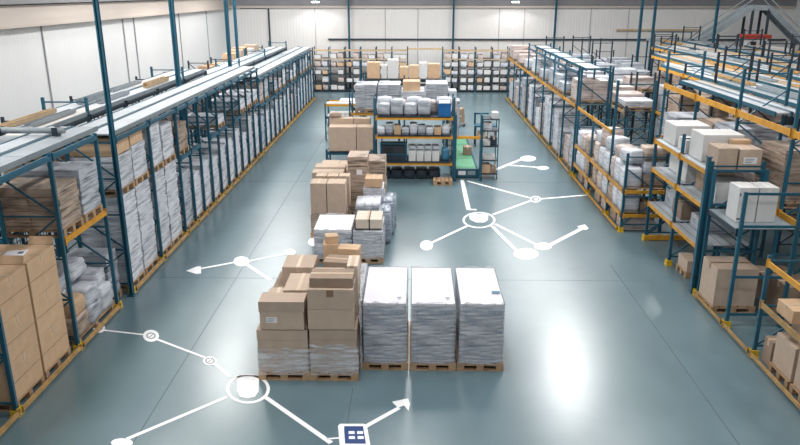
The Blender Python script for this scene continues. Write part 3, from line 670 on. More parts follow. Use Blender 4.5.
# second line of racks in the island
xrack('second centre rack, behind the yellow beam rack', -2.3, 25.4, [0, 1.75, 3.5], 1.2, [(1.9, 'yellow')], 2.6, guards=False, back_levels=[(1.9, 'navy')])
for k, (x, w, h, m) in enumerate(((-1.72, .78, 1.0, 'wrapgrey'), (-.9, .8, 1.02, 'wrapgrey'), (-.05, .82, .78, 'wrapwhite'), (.8, .8, 1.04, 'wrapgrey'))):
    wrapped_pallet(x, 26.0, 1.9, w, 1.26, h, '%s wrapped pallet from left on the second centre rack' % ORD[k], m, seed=190 + k, group='pallets on the second centre rack')
carton(-.1, 25.9, 2.652, .62, .7, .34, 'tan carton on the third pallet of the second centre rack', 'cardtan')
xrack('third centre rack carrying loose cartons up high', -2.0, 28.4, [0, 1.6, 3.2], 1.2, [(1.5, 'navy'), (2.72, 'navy')], 2.9, guards=False)
deck('steel shelf board under the high loose cartons', -1.9, 1.1, 28.38, 29.56, 2.72)
for k, (x, w, h, m) in enumerate(((-1.62, .5, .62, 'cardtan'), (-1.2, .22, .5, 'whitecard'), (-.85, .42, .72, 'whitecard'), (-.42, .34, .44, 'cardtan'), (-.02, .36, .5, 'cardtan'), (.34, .3, .6, 'whitecard'), (.76, .46, .56, 'cardtan'))):
    carton(x, 28.9, 2.747, w, .6, h, '%s carton from left on the high third centre rack' % ORD[k], m, group='cartons on the high third centre rack')
for k, x in enumerate((-1.6, -.75, .1, .8)): wrapped_pallet(x, 29.0, 1.5, .72, 1.26, 1.0, '%s wrapped pallet from left on the lower beam of third centre rack' % ORD[k], ('wrapwhite', 'wrapgrey')[k % 2], seed=196 + k % 2, group='lower pallets of the third centre rack')
# stacks on the right edge of the island
for k, (x, y, z, w, d, h, m) in enumerate(((1.28, 26.0, 0, .3, .8, 2.3, 'wrappink'), (1.32, 27.6, 0, .34, .8, 2.45, 'wrapgrey'), (1.5, 30.4, 0, .6, .8, 1.7, 'wrapgrey'))):
    wrapped_pallet(x + .12, y, z, w, d, h, '%s tall narrow stack at the right side of the centre racks' % ORD[k], m, seed=200 + k, group='narrow stacks right of the centre racks')
# sheet rack
xrack('low rack with flat white panels, left behind the big brown cartons', -3.75, 30.0, [0, 1.5], 1.2, [(1.0, 'blue'), (1.52, 'yellow')], 1.55, guards=False)
for k, (z, x, w, d, y) in enumerate(((1.0, -3.02, 1.3, 1.24, 30.6), (1.52, -3.0, 1.4, .5, 30.28), (1.56, -2.72, .95, .7, 30.9))):
    mb = MB(); mb.box(-w / 2, w / 2, -d / 2, d / 2, 0, .035, 'whitecard' if k != 2 else 'paper'); tag(mb.build('flat_panel', None, (x, y, z)), 'white flat panel on the low panel rack, %s' % ('on the blue lower beams', 'on the yellow beams at the front', 'raised at the back')[k], 'panel')
# ------------------------------------------------------------------ green conveyor, trolley, bench
t = thing('belt_conveyor', 'green belt conveyor lying low right of the yellow beam rack', 'conveyor', (1.8, 23.75, 0))
mb = MB(); mb.box(-.34, .34, 0, 5.6, .2, .24, 'green'); mb.cyl((-.34, 0, .19), (.34, 0, .19), .05, 'green', 14); mb.cyl((-.34, 5.6, .19), (.34, 5.6, .19), .05, 'green', 14); mb.build('belt', t)
for sx in (-.37, .37):
    mb = MB(); mb.box(sx - .025, sx + .025, -.05, 5.65, .1, .28, 'blue'); mb.build('side_rail', t)
for yy in (.1, 1.9, 3.7, 5.4):
    mb = MB(); mb.box(-.39, -.33, yy, yy + .06, 0, .1, 'navy'); mb.box(.33, .39, yy, yy + .06, 0, .1, 'navy'); mb.build('leg', t)
for k in range(4):
    mb = MB(); mb.box(-.34, .34, .4 + 1.3 * k, .415 + 1.3 * k, .24, .247, 'green'); mb.build('cleat', t)
mb = MB(); mb.box(-.4, .4, -.16, -.06, .03, .3, 'blue'); mb.box(-.3, -.05, -.17, -.16, .1, .24, 'paper'); mb.box(.02, .28, -.17, -.16, .1, .24, 'grey'); mb.build('end_guard', t)
carton(1.98, 26.2, .25, .3, .4, .3, 'open brown box riding on the green belt', 'carddark')
t = thing('shelf_trolley', 'tall blue shelf trolley right of the green conveyor', 'trolley', (2.52, 23.75, 0))
for sx in (-.27, .25):
    for sy in (-.35, .33):
        mb = MB(); mb.box(sx, sx + .03, sy, sy + .03, .1, 2.05, 'blue'); p = mb.build('post', t)
        mb = MB(); mb.cyl((sx, sy + .015, .05), (sx + .03, sy + .015, .05), .05, 'black', 12); mb.build('caster', p)
for z in (.16, .62, 1.1, 1.62, 2.0):
    mb = MB(); mb.box(-.27, .28, -.35, .36, z, z + .03, 'navy'); mb.build('shelf', t)
G = [(-.1, .19, .28, .3, 'cardtan', 'tan box'), (.14, .19, .2, .22, 'carddark', 'brown box'), (-.02, .65, .4, .14, 'whitecard', 'white flat box'), (-.1, 1.13, .22, .16, 'whitecard', 'white box'), (.13, 1.13, .2, .28, 'navy', 'dark box'), (-.08, 1.65, .26, .24, 'wrapwhite', 'pale box'), (.15, 2.03, .2, .2, 'whitecard', 'white small box')]
for k, (x, z, w, h, m, nm) in enumerate(G): carton(2.52 + x, 23.68, z, w, .4, h, '%s on the blue shelf trolley, %s item counted from the bottom' % (nm, ORD[k]), m)
t = thing('work_bench', 'small blue work bench behind the blue shelf trolley', 'bench', (2.95, 29.0, 0))
mb = MB(); mb.box(-.5, .4, -.3, .3, .8, .86, 'blue'); mb.build('bench_top', t)
for sx in (-.48, .34):
    for sy in (-.28, .24):
        mb = MB(); mb.box(sx, sx + .05, sy, sy + .05, 0, .8, 'navy'); mb.build('leg', t)
mb = MB(); mb.box(-.5, -.42, .24, .3, .86, 1.3, 'blue'); mb.box(-.5, .1, .24, .3, 1.24, 1.3, 'blue'); mb.build('back_rail', t)
mb = MB(); mb.box(-.45, .36, -.26, .26, .3, .34, 'navy'); mb.build('lower_shelf', t)
for k, (x, w, h, m, nm) in enumerate(((-.2, .3, .25, 'cardtan', 'tan'), (.18, .26, .3, 'whitecard', 'white'))): carton(2.95 + x, 29.0, .34, w, .36, h, '%s box on the lower shelf of the small blue bench' % nm, m)
t = thing('hand_trolley', 'dark blue hand trolley standing alone behind the green conveyor', 'trolley', (2.12, 33.6, 0))
mb = MB(); mb.box(-.22, .3, -.3, .3, .12, .16, 'grey'); mb.build('platform', t)
mb = MB(); mb.bar((-.22, .0, .16), (-.3, .1, .95), .03, .03, 'blue'); mb.bar((-.22, -.28, .16), (-.3, -.18, .95), .03, .03, 'blue'); mb.bar((-.3, .1, .95), (-.3, -.18, .95), .03, .03, 'blue'); mb.build('handle', t)
for sx in (-.16, .24):
    for sy in (-.24, .24):
        mb = MB(); mb.cyl((sx - .02, sy, .06), (sx + .02, sy, .06), .06, 'black', 12); mb.build('wheel', t)
carton(2.18, 33.6, .16, .36, .4, .36, 'lower brown box on the lone hand trolley', 'carddark'); carton(2.18, 33.6, .522, .32, .36, .3, 'upper brown box on the lone hand trolley', 'carddark')

# ================================================================== RIGHT SIDE
# near rack
N1 = rack('low right rack at picture edge, yellow beams over brown cartons', 5.85, 6.95, [8.3, 11.2], [(1.04, 'ochre'), (1.78, 'yellow')], 1.86, base='ochre')
N1b = rack('short right rack bay holding the white cabinet cartons', 5.85, 6.95, [12.35, 13.74], [(1.9, 'navy')], 2.62, hvar=[2.62, 2.7], base='ochre', ladder=True)
link('floor_rail', beam_mesh(1.08, 'ochre', .06, .05), N1, (-.025, 11.23 - 8.3, .10))
N2 = rack('right rack with three yellow beams and white boxes on top', 5.85, 6.95, [13.92, 15.55, 17.3], [(1.02, 'yellow'), (1.9, 'yellow'), (2.6, 'yellow')], 2.7, hvar=[2.82, 3.05, 2.7], back_levels=[(1.02, 'blue'), (1.9, 'blue'), (2.6, 'blue')])
mb = MB(); mb.box(-.06, .0, -.05, .05, 0, 2.9, 'blue'); mb.box(-.075, .015, -.065, .065, 2.9, 2.92, 'blue'); o = mb.build('corner_column', N2)
mb = MB(); mb.box(0, 1.25, 3.3, 3.37, .02, .14, 'yellow'); mb.build('floor_barrier', N2)
mb = MB(); mb.bar((.06, 3.36, .15), (1.05, 3.36, .95), .02, .03, 'blue'); mb.bar((1.05, 3.37, .15), (.06, 3.37, .95), .02, .03, 'blue'); mb.build('end_brace', N2)
for z in (1.02, 1.9, 2.6):
    for k in range(2):
        a = (13.99, 15.62)[k]; e = (15.48, 17.23)[k]
        mb = MB(); mb.box(.0, 1.1, a - 13.92, e - 13.92, z, z + .016, 'cover')
        for j in range(5): mb.box(.2 * j + .1, .2 * j + .13, a - 13.92, e - 13.92, z + .016, z + .022, 'grey')
        mb.build('deck_panel', N2)
mb = MB(); mb.box(.0, 1.1, .07, 1.32, 1.9, 1.916, 'grey'); mb.build('deck_panel', N1b)
Z2 = 2.624
def bx(x0, x1, y0, y1, z, h, label, mat, **kw): return carton((x0 + x1) / 2, (y0 + y1) / 2, z, x1 - x0, y1 - y0, h, label, mat, **kw)
bx(6.0, 6.78, 16.35, 17.15, Z2, .46, 'white box at the far end of the right rack top', 'whitecard', near=True)
bx(6.02, 6.4, 15.72, 16.2, Z2, .26, 'small white box between the two large white boxes, right rack top', 'whitecard')
bx(6.0, 6.84, 14.75, 15.46, Z2, .56, 'large white box behind the brown cartons on the right rack top', 'whitecard', near=True)
o = bx(6.02, 6.4, 13.99, 14.55, Z2, .44, 'brown carton on the right rack top, nearest the aisle', 'card', near=True)
o = bx(6.44, 6.88, 13.99, 14.5, Z2, .42, 'brown carton with a white front label on the right rack top', 'card', near=True, paper=(0, .13, .26, .13))
bx(6.5, 6.88, 14.52, 14.72, Z2, .5, 'small tan carton wedged behind the labelled one, right rack top', 'cardtan')
n = 0
for z, nm in ((1.042, 'lower'), (1.922, 'middle')):
    for k, (y0, y1, m, h) in enumerate(((14.05, 14.6, 'whitecard', .42), (14.75, 15.4, 'carddark', .36), (15.7, 16.3, 'whitecard', .46), (16.45, 17.1, 'whitecard', .44))):
        if z < 1.5 and k == 0: continue
        bx(6.1 + .1 * (k % 2), 6.85, y0, y1, z, h * (.8 if z < 1.5 else 1), '%s box from the near end on the %s beam of the right rack' % (ORD[k], nm), m if z > 1.5 else ('carddark', 'wrapgrey')[k % 2], group='boxes inside the right rack')
# white cabinet cartons
o = bx(5.99, 6.34, 12.8, 13.25, 1.92, .66, 'white cabinet carton on the short bay deck, aisle side', 'whitecard', near=True)
mb = MB(); mb.box(-.165, -.1, -.23, -.223, .05, .08, 'print'); mb.box(-.165, -.14, -.23, -.223, .5, .56, 'print'); mb.build('printed_mark', o)
o = bx(6.36, 6.71, 12.8, 13.25, 1.92, .66, 'white cabinet carton with a small dark mark, far side', 'whitecard', near=True)
mb = MB(); mb.box(.03, .13, -.23, -.223, .52, .56, 'print'); mb.build('printed_mark', o)
# floor boxes under them
t = link('pallet', pallet_mesh(.86, .76), None, (6.26, 13.3, 0)); tag(t, 'wooden pallet under the big lone carton on the right', 'pallet')
o = carton(6.26, 13.3, .143, .8, .72, .78, 'big lone brown carton standing on a pallet in the right rack', 'card', near=True, tape='darktape')
t = link('pallet', pallet_mesh(.66, .6), None, (6.3, 15.0, 0)); tag(t, 'wooden pallet under the low flat carton on the right', 'pallet')
carton(6.3, 15.0, .143, .62, .56, .26, 'low flat brown carton behind the big lone carton', 'card', near=True)
for k in range(3): carton(7.45 + .02 * k, 12.2 + .85 * k, 0, .7, .7, .5 + .15 * (k % 2), '%s dull carton on the floor of the row behind the right rack' % ORD[k], 'carddark', group='dull cartons behind the right rack')
# cartons on the floor, bottom right
lab = iter(ORD)
for p_, (y, nm) in enumerate(((9.0, 'nearest'), (9.72, 'second'), (10.42, 'third'))):
    t = link('pallet', pallet_mesh(.98, .64), None, (6.42, y, 0)); tag(t, 'wooden pallet in the low right rack, the %s' % ('one nearest the camera', 'middle one of three', 'farthest of three')[p_], 'pallet')
    for k, x in enumerate((6.19, 6.66)):
        carton(x, y, .143, .44, .6, .62 if p_ < 2 else .56, 'brown carton in the low right rack, %s pallet, %s side' % (nm, ('aisle', 'inner')[k]), 'card', near=(k == 0), group='brown cartons in the low right rack')
carton(6.12, 10.95 - .02, 0, .3, .28, .46, 'slim brown carton standing by the low right rack post', 'carddark')
for k, y in enumerate((8.9, 9.8, 10.55)): carton(6.45, y, 1.04, 1.04, .5, .22, '%s long tan carton on the lower beam of the low right rack' % ORD[k], 'cardtan', group='long tan cartons on the low right rack')
# middle right: piles
MR = rack('stepped right rack piled with white and brown bales', 5.4, 6.5, [17.95, 19.45, 21.7, 23.75], [(.5, 'yellow'), (1.14, 'yellow'), (2.4, 'yellow')], 3.6, hvar=[2.1, 3.75, 2.4, 3.7], base='yellow', beam_skip=((0, 2),), back_levels=[(.5, 'yellow'), (1.14, 'yellow')])
for z in (.5, 1.14):
    link('beam', beam_mesh(1.0, 'yellow', axis='x'), MR, (.05, -.05, z))
    for a, e in ((18.0, 19.4), (19.5, 21.65), (21.75, 23.7)):
        mb = MB(); mb.box(.0, 1.08, a - 17.95, e - 17.95, z, z + .014, 'wood'); mb.build('deck_panel', MR)
q = random.Random(9); n = 0
for y in (18.25, 18.75, 19.2, 19.85, 20.45, 21.05, 22.1, 22.7, 23.3):
    for z0, hh in ((.516, .58), (1.156, .62)):
        x = 5.66
        bundle(x, y, z0, .46, .44, hh * q.uniform(.8, 1.0), '%s standing bale on the %s shelf of the stepped right rack, from near end' % (ORD[n // 2], ('lower', 'upper')[n % 2]), q.choice(['wrapwhite', 'wrappink', 'wrapwhite', 'wrapbrown']), q.uniform(-.1, .1), 220 + n % 6, 'bales on the stepped right rack'); n += 1
for k, (y, z, h) in enumerate(((18.45, 1.74, .32), (18.98, 1.74, .3), (19.9, 1.74, .36), (20.5, 1.74, .5), (21.1, 1.74, .3))):
    bundle(5.72, y, 1.78, .44, .48, h, '%s pale sack lying on top of the stepped right rack piles' % ORD[k], ('wrapwhite', 'wrappink')[k % 2], .3, 230 + k, 'sacks on top of the piles')
for k in range(2):
    for j, (z, m) in enumerate(((.516, 'carddark'), (1.156, 'wrapbrown'), (1.5, 'wrapwhite'), (1.86, 'wrapbrown'))):
        if j == 0: carton(6.06 + .3 * k, 18.35, z, .26, .5, .26, 'brown crate %s on the lower end shelf of the stepped right rack' % ('left', 'right')[k], m)
        else: bundle(6.08 + .3 * k, 18.35, z, .28, .5, .34, '%s layer bale in the %s end stack of the stepped right rack' % (ORD[j - 1], ('left', 'right')[k]), m, 0, 240 + j, 'end stack bales of the stepped right rack')
n = 0
for y in (18.3, 19.0, 20.0, 20.8, 22.2, 23.1):
    carton(5.9, y, .02, .8, .56, .36, '%s dull floor crate under the stepped right rack, from near end' % ORD[n], ('wrappink', 'wrapbrown')[n % 2], group='floor crates under the stepped right rack'); n += 1
t = thing('tool_chest', 'dark blue tool chest between the stepped rack and white boxes', 'chest', (6.95, 18.6, 1.3))
mb = MB(); mb.box(-.4, .4, -.35, .35, 0, .42, 'blue'); mb.build('chest_body', t)
mb = MB(); mb.box(-.42, .42, -.37, .37, .42, .5, 'blue'); mb.build('chest_lid', t)
mb = MB(); mb.box(-.12, .12, -.375, -.35, .18, .24, 'navy'); mb.build('handle', t)
t = thing('support_stand', 'dark steel stand carrying the blue tool chest', 'stand', (6.95, 18.6, 0))
mb = MB(); mb.box(-.4, .4, -.35, .35, 1.26, 1.3, 'navy'); mb.build('stand_top', t)
for sx in (-.38, .34):
    for sy in (-.33, .29):
        mb = MB(); mb.box(sx, sx + .05, sy, sy + .05, 0, 1.26, 'navy'); mb.build('leg', t)
# far right rack along the aisle
YK = [24.1, 26.2, 28.4, 30.6, 32.8, 35.0]; YK2 = [35.1, 37.4, 39.8, 42.2]
rack('long blue right rack with pale top sheet, behind the stepped rack', 5.4, 6.5, YK, [(2.4, 'yellow'), (3.5, 'blue')], 3.6, base='ochre', covers=((5.7, 6.2, 'cover'),), cover_y=(24.2, 35.0), hvar=[3.7] * 6, back_levels=[(2.4, 'yellow'), (3.5, 'blue')])
rack('low farthest part of the right aisle racking, near the back wall', 5.4, 6.5, YK2, [(2.4, 'yellow')], 2.55, base='ochre', back_levels=[(2.4, 'yellow')])
n = m_ = 0
for a, e in list(zip(YK[:-1], YK[1:])) + list(zip(YK2[:-1], YK2[1:])):
    for k in range(2):
        L = (e - a - .14) / 2; y = a + .07 + L * (k + .5)
        wrapped_pallet(5.98, y, 0, .95, L - .06, q.uniform(1.0, 1.9), '%s floor pallet from near end in the long right rack' % ORD[n], q.choice(['wrapwhite', 'wrappink', 'wrapwhite', 'wrapbrown', 'wrapgrey']), seed=250 + n % 5, group='floor pallets in the long right rack'); n += 1
        if k == 0 or q.random() < .4:
            wrapped_pallet(5.95, y, 2.4, 1.08, L - .08, q.uniform(.4, .85), '%s upper pallet from near end in the long right rack' % ORD[m_], q.choice(['wrapwhite', 'wrappink', 'wrapgrey']), seed=256 + m_ % 3, group='upper pallets in the long right rack'); m_ += 1
# rows of racks further right, seen mostly from above
rows = [('first', 7.2, 8.3, 11.2, 3.5, 23), ('second', 8.75, 9.8, 14.0, 3.45, 28), ('third', 10.2, 11.2, 17.0, 3.4, 33), ('fourth', 11.75, 12.75, 19.5, 3.4, 38), ('fifth', 13.3, 14.3, 23.0, 3.35, 42.5), ('sixth', 15.0, 16.0, 27.0, 3.3, 42.5), ('seventh', 16.9, 17.9, 31.0, 3.3, 40)]
q = random.Random(21)
for i, (nm, x0, x1, ya, ht, ye) in enumerate(rows):
    ys = []; y = ya
    while y < ye: ys.append(y); y += 2.45
    cv = ((x0 + .07, x0 + .36, 'cover'), (x0 + .42, x0 + .66, 'cover' if i % 2 else 'tansteel'), (x1 - .33, x1 - .05, 'cover')) if i else ((x1 - .68, x1 - .38, 'cover'), (x1 - .32, x1 - .05, 'cover'))
    rack('%s rack row to the right of the aisle side right racks, yellow topped' % nm, x0, x1, ys, [(1.9, 'yellow'), (ht, 'yellow')] if i < 2 else [(ht, 'yellow')], ht, guards=False, beam_h=.13 if i == 0 else .09, post='blue' if i == 0 else 'navy', covers=cv, cover_z=ht + .05, cover_y=(ya + (4 if i == 0 else 0), ys[-1]), hvar=[ht + q.choice([.35, .7, .02, .9]) for _ in ys], back_levels=[(1.9, 'navy'), (ht, 'tansteel')] if i < 2 else [(ht, 'tansteel')])
    n = 0
    if i < 2:
        for a, e in zip(ys[:-1], ys[1:]):
            for k in range(2):
                L = (e - a - .16) / 2; yy = a + .08 + L * (k + .5)
                if q.random() < .78:
                    wh = i == 0 and yy < 14
                    if wh: carton((x0 + x1) / 2 - .1, yy, 1.9, 1.06, L - .1, .7, '%s white box on the beam of the first row behind the right rack' % ORD[n], 'whitecard', group='white boxes in the first right row')
                    else: wrapped_pallet((x0 + x1) / 2, yy, 1.9, 1.06, L - .1, q.uniform(.5, 1.2), '%s pallet from near end in the %s row right of the aisle racks' % (ORD[n], nm), q.choice(['wrappink', 'wrapbrown', 'wrapwhite', 'wrapgrey', 'wrapbrown']), seed=260 + n % 4, group='pallets in the %s right row' % nm)
                    n += 1
    else:
        for a, e in zip(ys[:-1], ys[1:]):
            if q.random() < .6:
                y = (a + e) / 2
                wrapped_pallet((x0 + x1) / 2, y, 0, .95, 1.1, q.uniform(1.8, 2.6), '%s tall pallet from near end in the %s row right of the aisle racks' % (ORD[n], nm), q.choice(['wrappink', 'wrapbrown', 'wrapwhite']), seed=265 + n % 3, group='pallets in the %s right row' % nm); n += 1

n = 0
for i, (nm, x0, ya, ye) in enumerate((('left', 7.2, 24.6, 42), ('middle', 8.75, 29.6, 42), ('right', 10.2, 34.6, 42))):
    ys = []; y = ya
    while y < ye: ys.append(y); y += 2.3
    rack('low far rack with tall thin posts beyond the long right rack, %s of three' % nm, x0, x0 + 1.05, ys, [(2.1, 'tansteel')], 2.1, guards=False, post='navy', hvar=[q.choice([2.3, 3.2, 3.7, 2.9]) for _ in ys], back_levels=[(2.1, 'navy')])
    n = 0
    for a, e in zip(ys[:-1], ys[1:]):
        for k in range(2):
            L = (e - a - .16) / 2; yy = a + .08 + L * (k + .5)
            wrapped_pallet(x0 + .52, yy, 2.1, 1.04, L - .1, q.uniform(.3, .7), '%s pallet from near end on the low far rack, %s one of three' % (ORD[n], nm), q.choice(['wrapwhite', 'wrappink', 'wrapwhite', 'wrapgrey']), seed=280 + n % 3, group='pallets on the low far %s rack' % nm); n += 1

qp = random.Random(31); n = 0
for i, (nm, x0, x1, ya, ht, ye) in enumerate(rows[1:]):
    y = ya + .6
    while y < ye - 3.5:
        L = qp.uniform(1.6, 3.0); x = qp.uniform(x0 + .2, x1 - .25); m = qp.choice(['coverwarm', 'ochre', 'tansteel', 'coverdim', 'coverwarm', 'grey'])
        mb = MB(); h = qp.uniform(.04, .1); mb.box(-.09, .09, 0, L, 0, .02, m); mb.box(-.09, -.07, 0, L, .02, h, m); mb.box(.07, .09, 0, L, .02, h, m)
        tag(mb.build('metal_channel', None, (x, y, ht + .096)), '%s open metal channel from near end lying on top of the %s right rack row' % (ORD[n % 30], nm), 'channel', 'metal channels on the right rack tops'); n += 1; y += L + qp.uniform(.4, 1.6)
    n = 0
n = 0
for (x0, x1, ya, ye, zz) in ((-7.62, -7.2, 10.0, 22.5, 3.496), (-8.15, -7.7, 10.8, 23.0, 3.496)):
    y = ya
    while y < ye - 2:
        L = qp.uniform(1.4, 2.4); m = qp.choice(['navy', 'tansteel', 'grey', 'coverdim'])
        mb = MB(); h = qp.uniform(.06, .14); mb.box(-.07, .07, 0, L, 0, .02, m); mb.box(-.07, -.05, 0, L, .02, h, m); mb.box(.05, .07, 0, L, .02, h, m)
        tag(mb.build('metal_channel', None, (qp.uniform(x0 + .12, x1 - .12), y, zz)), '%s open metal channel lying on the %s cover strip of the middle left row' % (ORD[n], 'nearer' if x0 > -7.65 else 'farther'), 'channel', 'metal channels on the left rack tops'); n += 1; y += L + qp.uniform(.5, 1.8)
    n = 0

# ================================================================== BACK SHELVING
LZ = [.14, .62, 1.1, 1.58, 2.06]
def shelving(label, x0, bays, y, w, side):
    t = thing('shelving_rack', label, 'shelving', (x0, y, 0))
    for k in range(bays + 1):
        for yy in (0.03, .85): link('upright', post_mesh(2.75, 'navy' if k % 2 else 'blue', .06, .06), t, (k * w, yy, 0))
    for z in LZ + [2.56]:
        mb = MB(); mb.box(0, bays * w, 0.0, .88, z - .03, z, 'navy' if z < 2.4 else 'tansteel'); mb.box(0, bays * w, -.012, 0.0, z - .05, z + .005, ('navy', 'tansteel')[1 if z > 1.9 else 0]); mb.build('shelf', t)
    n = 0
    for zi, z in enumerate(LZ):
        n = 0
        for b in range(bays):
            for k in range(2):
                if q.random() < .12: continue
                hh = q.uniform(.2, .36); ww = w * q.uniform(.3, .42)
                carton(x0 + b * w + w * (.28 + .46 * k), y + .38, z, ww, .6, hh, '%s box from left on the %s tier of the %s back shelving' % (ORD[n], ('lowest', 'second', 'middle', 'fourth', 'topmost')[zi], side), q.choice(['whitecard', 'whitecard', 'wrapwhite', 'wrappink', 'cardtan']), group='boxes on the %s back shelving' % side, name='storage_box', cat='box'); n += 1
    return t
shelving('five tier shelving along the back wall left of the centre stacks', -7.3, 7, 45.35, .98, 'left')
shelving('five tier shelving along the back wall right of the centre stacks', 1.75, 6, 45.35, 1.02, 'right')
mb = MB(); mb.box(0, 2.25, 0, .06, 0, .1, 'tansteel'); tag(mb.build('tie_beam', None, (-.46, 45.36, 2.6)), 'tan beam bridging the gap between the two back shelvings', 'beam')

# ================================================================== CONVEYOR, TOP RIGHT
t = thing('incline_conveyor', 'tall grey conveyor rising and falling in the far right corner', 'conveyor', (16.2, 43.0, 0))
P = [(0.2, 3.3), (2.9, 5.15), (3.8, 5.15), (6.2, 3.1)]
for k in range(3):
    (xa, za), (xb, zb) = P[k], P[k + 1]
    mb = MB(); mb.bar((xa, 0, za), (xb, 0, zb), .9, .06, 'grey' if k != 1 else 'cover'); mb.build('belt', t)
    for s in (-.5, .5):
        mb = MB(); mb.bar((xa, s, za), (xb, s, zb), .05, .28, 'grey'); mb.build('side_rail', t)
        mb = MB(); mb.bar((xa, s, za + .5), (xb, s, zb + .5), .04, .05, 'grey'); mb.build('hand_rail', t)
for x, z in ((.4, 3.3), (2.9, 5.0), (3.8, 5.0), (5.9, 3.2)):
    for s in (-.5, .5):
        mb = MB(); mb.box(x - .06, x + .06, s - .05, s + .05, 0, z, 'navy'); mb.build('leg', t)
t = thing('service_platform', 'grey blue platform at the foot of the far right conveyor', 'platform', (14.6, 43.0, 0))
mb = MB(); mb.box(-1.0, 1.2, -.6, .6, 3.3, 3.42, 'grey'); mb.build('deck', t)
for x in (-.95, 1.1):
    for s in (-.55, .5):
        mb = MB(); mb.box(x, x + .08, s, s + .08, 0, 3.3, 'blue'); mb.build('leg', t)
mb = MB(); mb.box(-1.0, 1.2, -.6, -.56, 3.8, 3.85, 'blue'); mb.box(-1.0, -.95, -.6, .6, 3.8, 3.85, 'blue')
for x in (-1.0, .1, 1.15): mb.box(x, x + .05, -.6, -.55, 3.42, 3.85, 'blue')
mb.build('railing', t)
t = thing('control_kiosk', 'small white control kiosk with red roof before the far conveyor', 'kiosk', (18.9, 41.4, 0))
mb = MB(); mb.box(-.55, .55, -.4, .4, 0, 3.55, 'whitecard'); mb.build('cabinet', t)
mb = MB(); mb.box(-.7, .7, -.5, .5, 3.55, 3.75, 'red'); mb.build('roof', t)
mb = MB(); mb.box(-.35, -.05, -.41, -.395, 3.0, 3.4, 'dark'); mb.build('window', t)

# ================================================================== FLOOR GRAPHICS (white painted network signs)
def ell(cx, cy, rx, ry, n=28): return [at(cx + rx * math.cos(2 * PI * k / n), cy - ry * math.sin(2 * PI * k / n)) for k in range(n)]
ZT = .004
def mark(label): return thing('floor_sign', label, 'floor sign', (0, 0, 0))
def line(t, a, b, px):
    A, B = at(*a), at(*b); d = (B - A).normalized(); n = Vector((-d.y, d.x, 0)); w = px / 2 * .014
    mb = MB(); mb.poly([A + n * w, A - n * w, B - n * w, B + n * w][::-1], .0015, ZT, 'mark'); mb.build('connecting_line', t)
def world_line(t, a, b, w):
    A, B = at(*a), at(*b); d = (B - A).normalized(); n = Vector((-d.y, d.x, 0))
    mb = MB(); mb.poly([A + n * w / 2, B + n * w / 2, B - n * w / 2, A - n * w / 2][::-1], .0015, ZT, 'mark'); mb.build('connecting_line', t)
def disc(t, c, rx, ry, name='node_disc', m='mark', z=ZT + .001):
    mb = MB(); mb.poly(ell(*c, rx, ry), .0015, z, m); return mb.build(name, t)
def ringm(t, c, rx, ry, k=.82):
    mb = MB(); mb.ring(ell(*c, rx, ry), ell(*c, rx * k, ry * k), .0015, ZT + .001, 'mark'); return mb.build('node_ring', t)
def polym(t, pts, name, m='mark', z=ZT + .001):
    P_ = [at(*p) for p in pts]
    if sum(P_[i].x * P_[(i + 1) % len(P_)].y - P_[(i + 1) % len(P_)].x * P_[i].y for i in range(len(P_))) < 0: P_.reverse()
    mb = MB(); mb.poly(P_, .0015, z, m); return mb.build(name, t)
t = mark('white network sign painted on the floor nearest the camera')
world_line(t, (101, 330), (146, 335), .045); world_line(t, (156, 339), (206, 358), .05); world_line(t, (214, 363), (230, 377), .06)
world_line(t, (227, 397), (127, 439), .07); world_line(t, (265, 397), (331, 443), .075); world_line(t, (363, 428), (399, 408), .075)
ringm(t, (248, 389), 22, 15, .85)
polym(t, [(237, 377), (240, 375.5), (256, 375.5), (259, 377), (258.5, 392), (255, 397), (247, 398.5), (240, 397), (237, 391)], 'node_badge')
ringm(t, (99, 328), 6, 5, .6); disc(t, (151, 336), 8, 6); disc(t, (210, 361), 7, 4.5); disc(t, (122, 443), 11, 4.5)
for c in ((151, 336), (210, 361)):
    mb = MB(); mb.ring(ell(*c, 4.6, 3), ell(*c, 3.6, 2.3), .003, ZT + .002, 'joint'); mb.poly([at(c[0] - 2.2, c[1] + 1.3), at(c[0] - 1.2, c[1] + 1.3), at(c[0] + 2.4, c[1] - 1.3), at(c[0] + 1.4, c[1] - 1.3)], .003, ZT + .002, 'joint'); mb.build('badge_symbol', t)
polym(t, [(392, 402), (408, 398.5), (410, 404), (408.5, 411), (404, 405.5), (398, 408)], 'arrow_head')
polym(t, [(338, 426), (340, 424), (364, 424), (367, 426), (371, 449), (340, 449)], 'tablet_frame')
polym(t, [(344, 426.5), (363, 426.5), (366, 444), (345, 444)], 'tablet_screen', 'markblue', ZT + .002)
for a, b in ((348.5, 431.5), (357, 431.5), (348.8, 436.5), (357.6, 436.5)): polym(t, [(a, b), (a + 6, b), (a + 6.2, b + 2.8), (a + .1, b + 2.8)], 'screen_tile', 'mark', ZT + .003)
world_line(t, (327, 439), (340, 438), .03)
t = mark('white network sign painted on the floor of the left aisle')
world_line(t, (199, 269), (234, 262.5), .08); world_line(t, (249, 261), (285, 254), .08); world_line(t, (246, 264), (270.5, 280), .1)
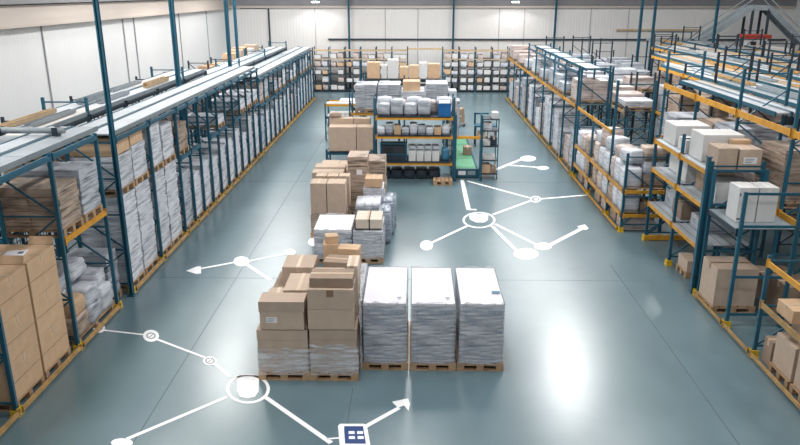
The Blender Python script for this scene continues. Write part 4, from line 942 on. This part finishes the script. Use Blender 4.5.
disc(t, (241.5, 261.5), 8, 5); disc(t, (290, 252.3), 6, 3.3)
polym(t, [(186, 271), (197, 266.5), (201, 266.5), (201, 273.5), (196, 274)], 'arrow_head'); disc(t, (315, 242), 7, 4.5)
t = mark('white network sign painted on the floor right of the centre block')
ringm(t, (479, 220.2), 16.5, 8, .87)
polym(t, [(469, 216), (474, 214), (488, 214.5), (488, 220), (484, 222.5), (476, 222.5), (470, 219.5)], 'node_badge')
world_line(t, (467, 226), (431, 243), .085); world_line(t, (492, 226), (517, 251), .1); world_line(t, (495, 224), (537, 245), .1)
disc(t, (426.5, 245.5), 6.5, 5); disc(t, (526, 254), 12.5, 5.8); disc(t, (543, 246.5), 9, 3.8)
world_line(t, (550, 245), (583, 228), .13); polym(t, [(577, 226.5), (585, 224.5), (588.5, 228.5), (586, 230), (581, 229)], 'arrow_head')
world_line(t, (493, 214.5), (530, 201), .1); world_line(t, (467, 181), (530, 198), .1); world_line(t, (540, 199), (588, 195), .1)
ringm(t, (535.5, 199.3), 5.5, 3.2, .7); disc(t, (536, 199.3), 2, 1.2)
world_line(t, (462, 180), (468.5, 209.5), .13); world_line(t, (467, 209.5), (476.5, 209.8), .12)
t = mark('white arrow sign on the floor beside the far right rack')
world_line(t, (496, 169.5), (521, 159.5), .14); disc(t, (528, 158.6), 8, 2.8); world_line(t, (507, 165), (540, 167.5), .12); disc(t, (543, 168), 6, 1.8)

# ================================================================== WORLD / VIEW
w = bpy.data.worlds.new('world'); bpy.context.scene.world = w; w.use_nodes = True
w.node_tree.nodes['Background'].inputs['Color'].default_value = (0.6, 0.65, 0.7, 1); w.node_tree.nodes['Background'].inputs['Strength'].default_value = 0.2
sc = bpy.context.scene
sc.view_settings.view_transform = 'Standard'; sc.view_settings.look = 'None'; sc.view_settings.gamma = 1; sc.view_settings.use_curve_mapping = False
sc.view_settings.exposure = 0.30
sc.cycles.use_denoising = True
sc.cycles.max_bounces = 6; sc.cycles.transparent_max_bounces = 10
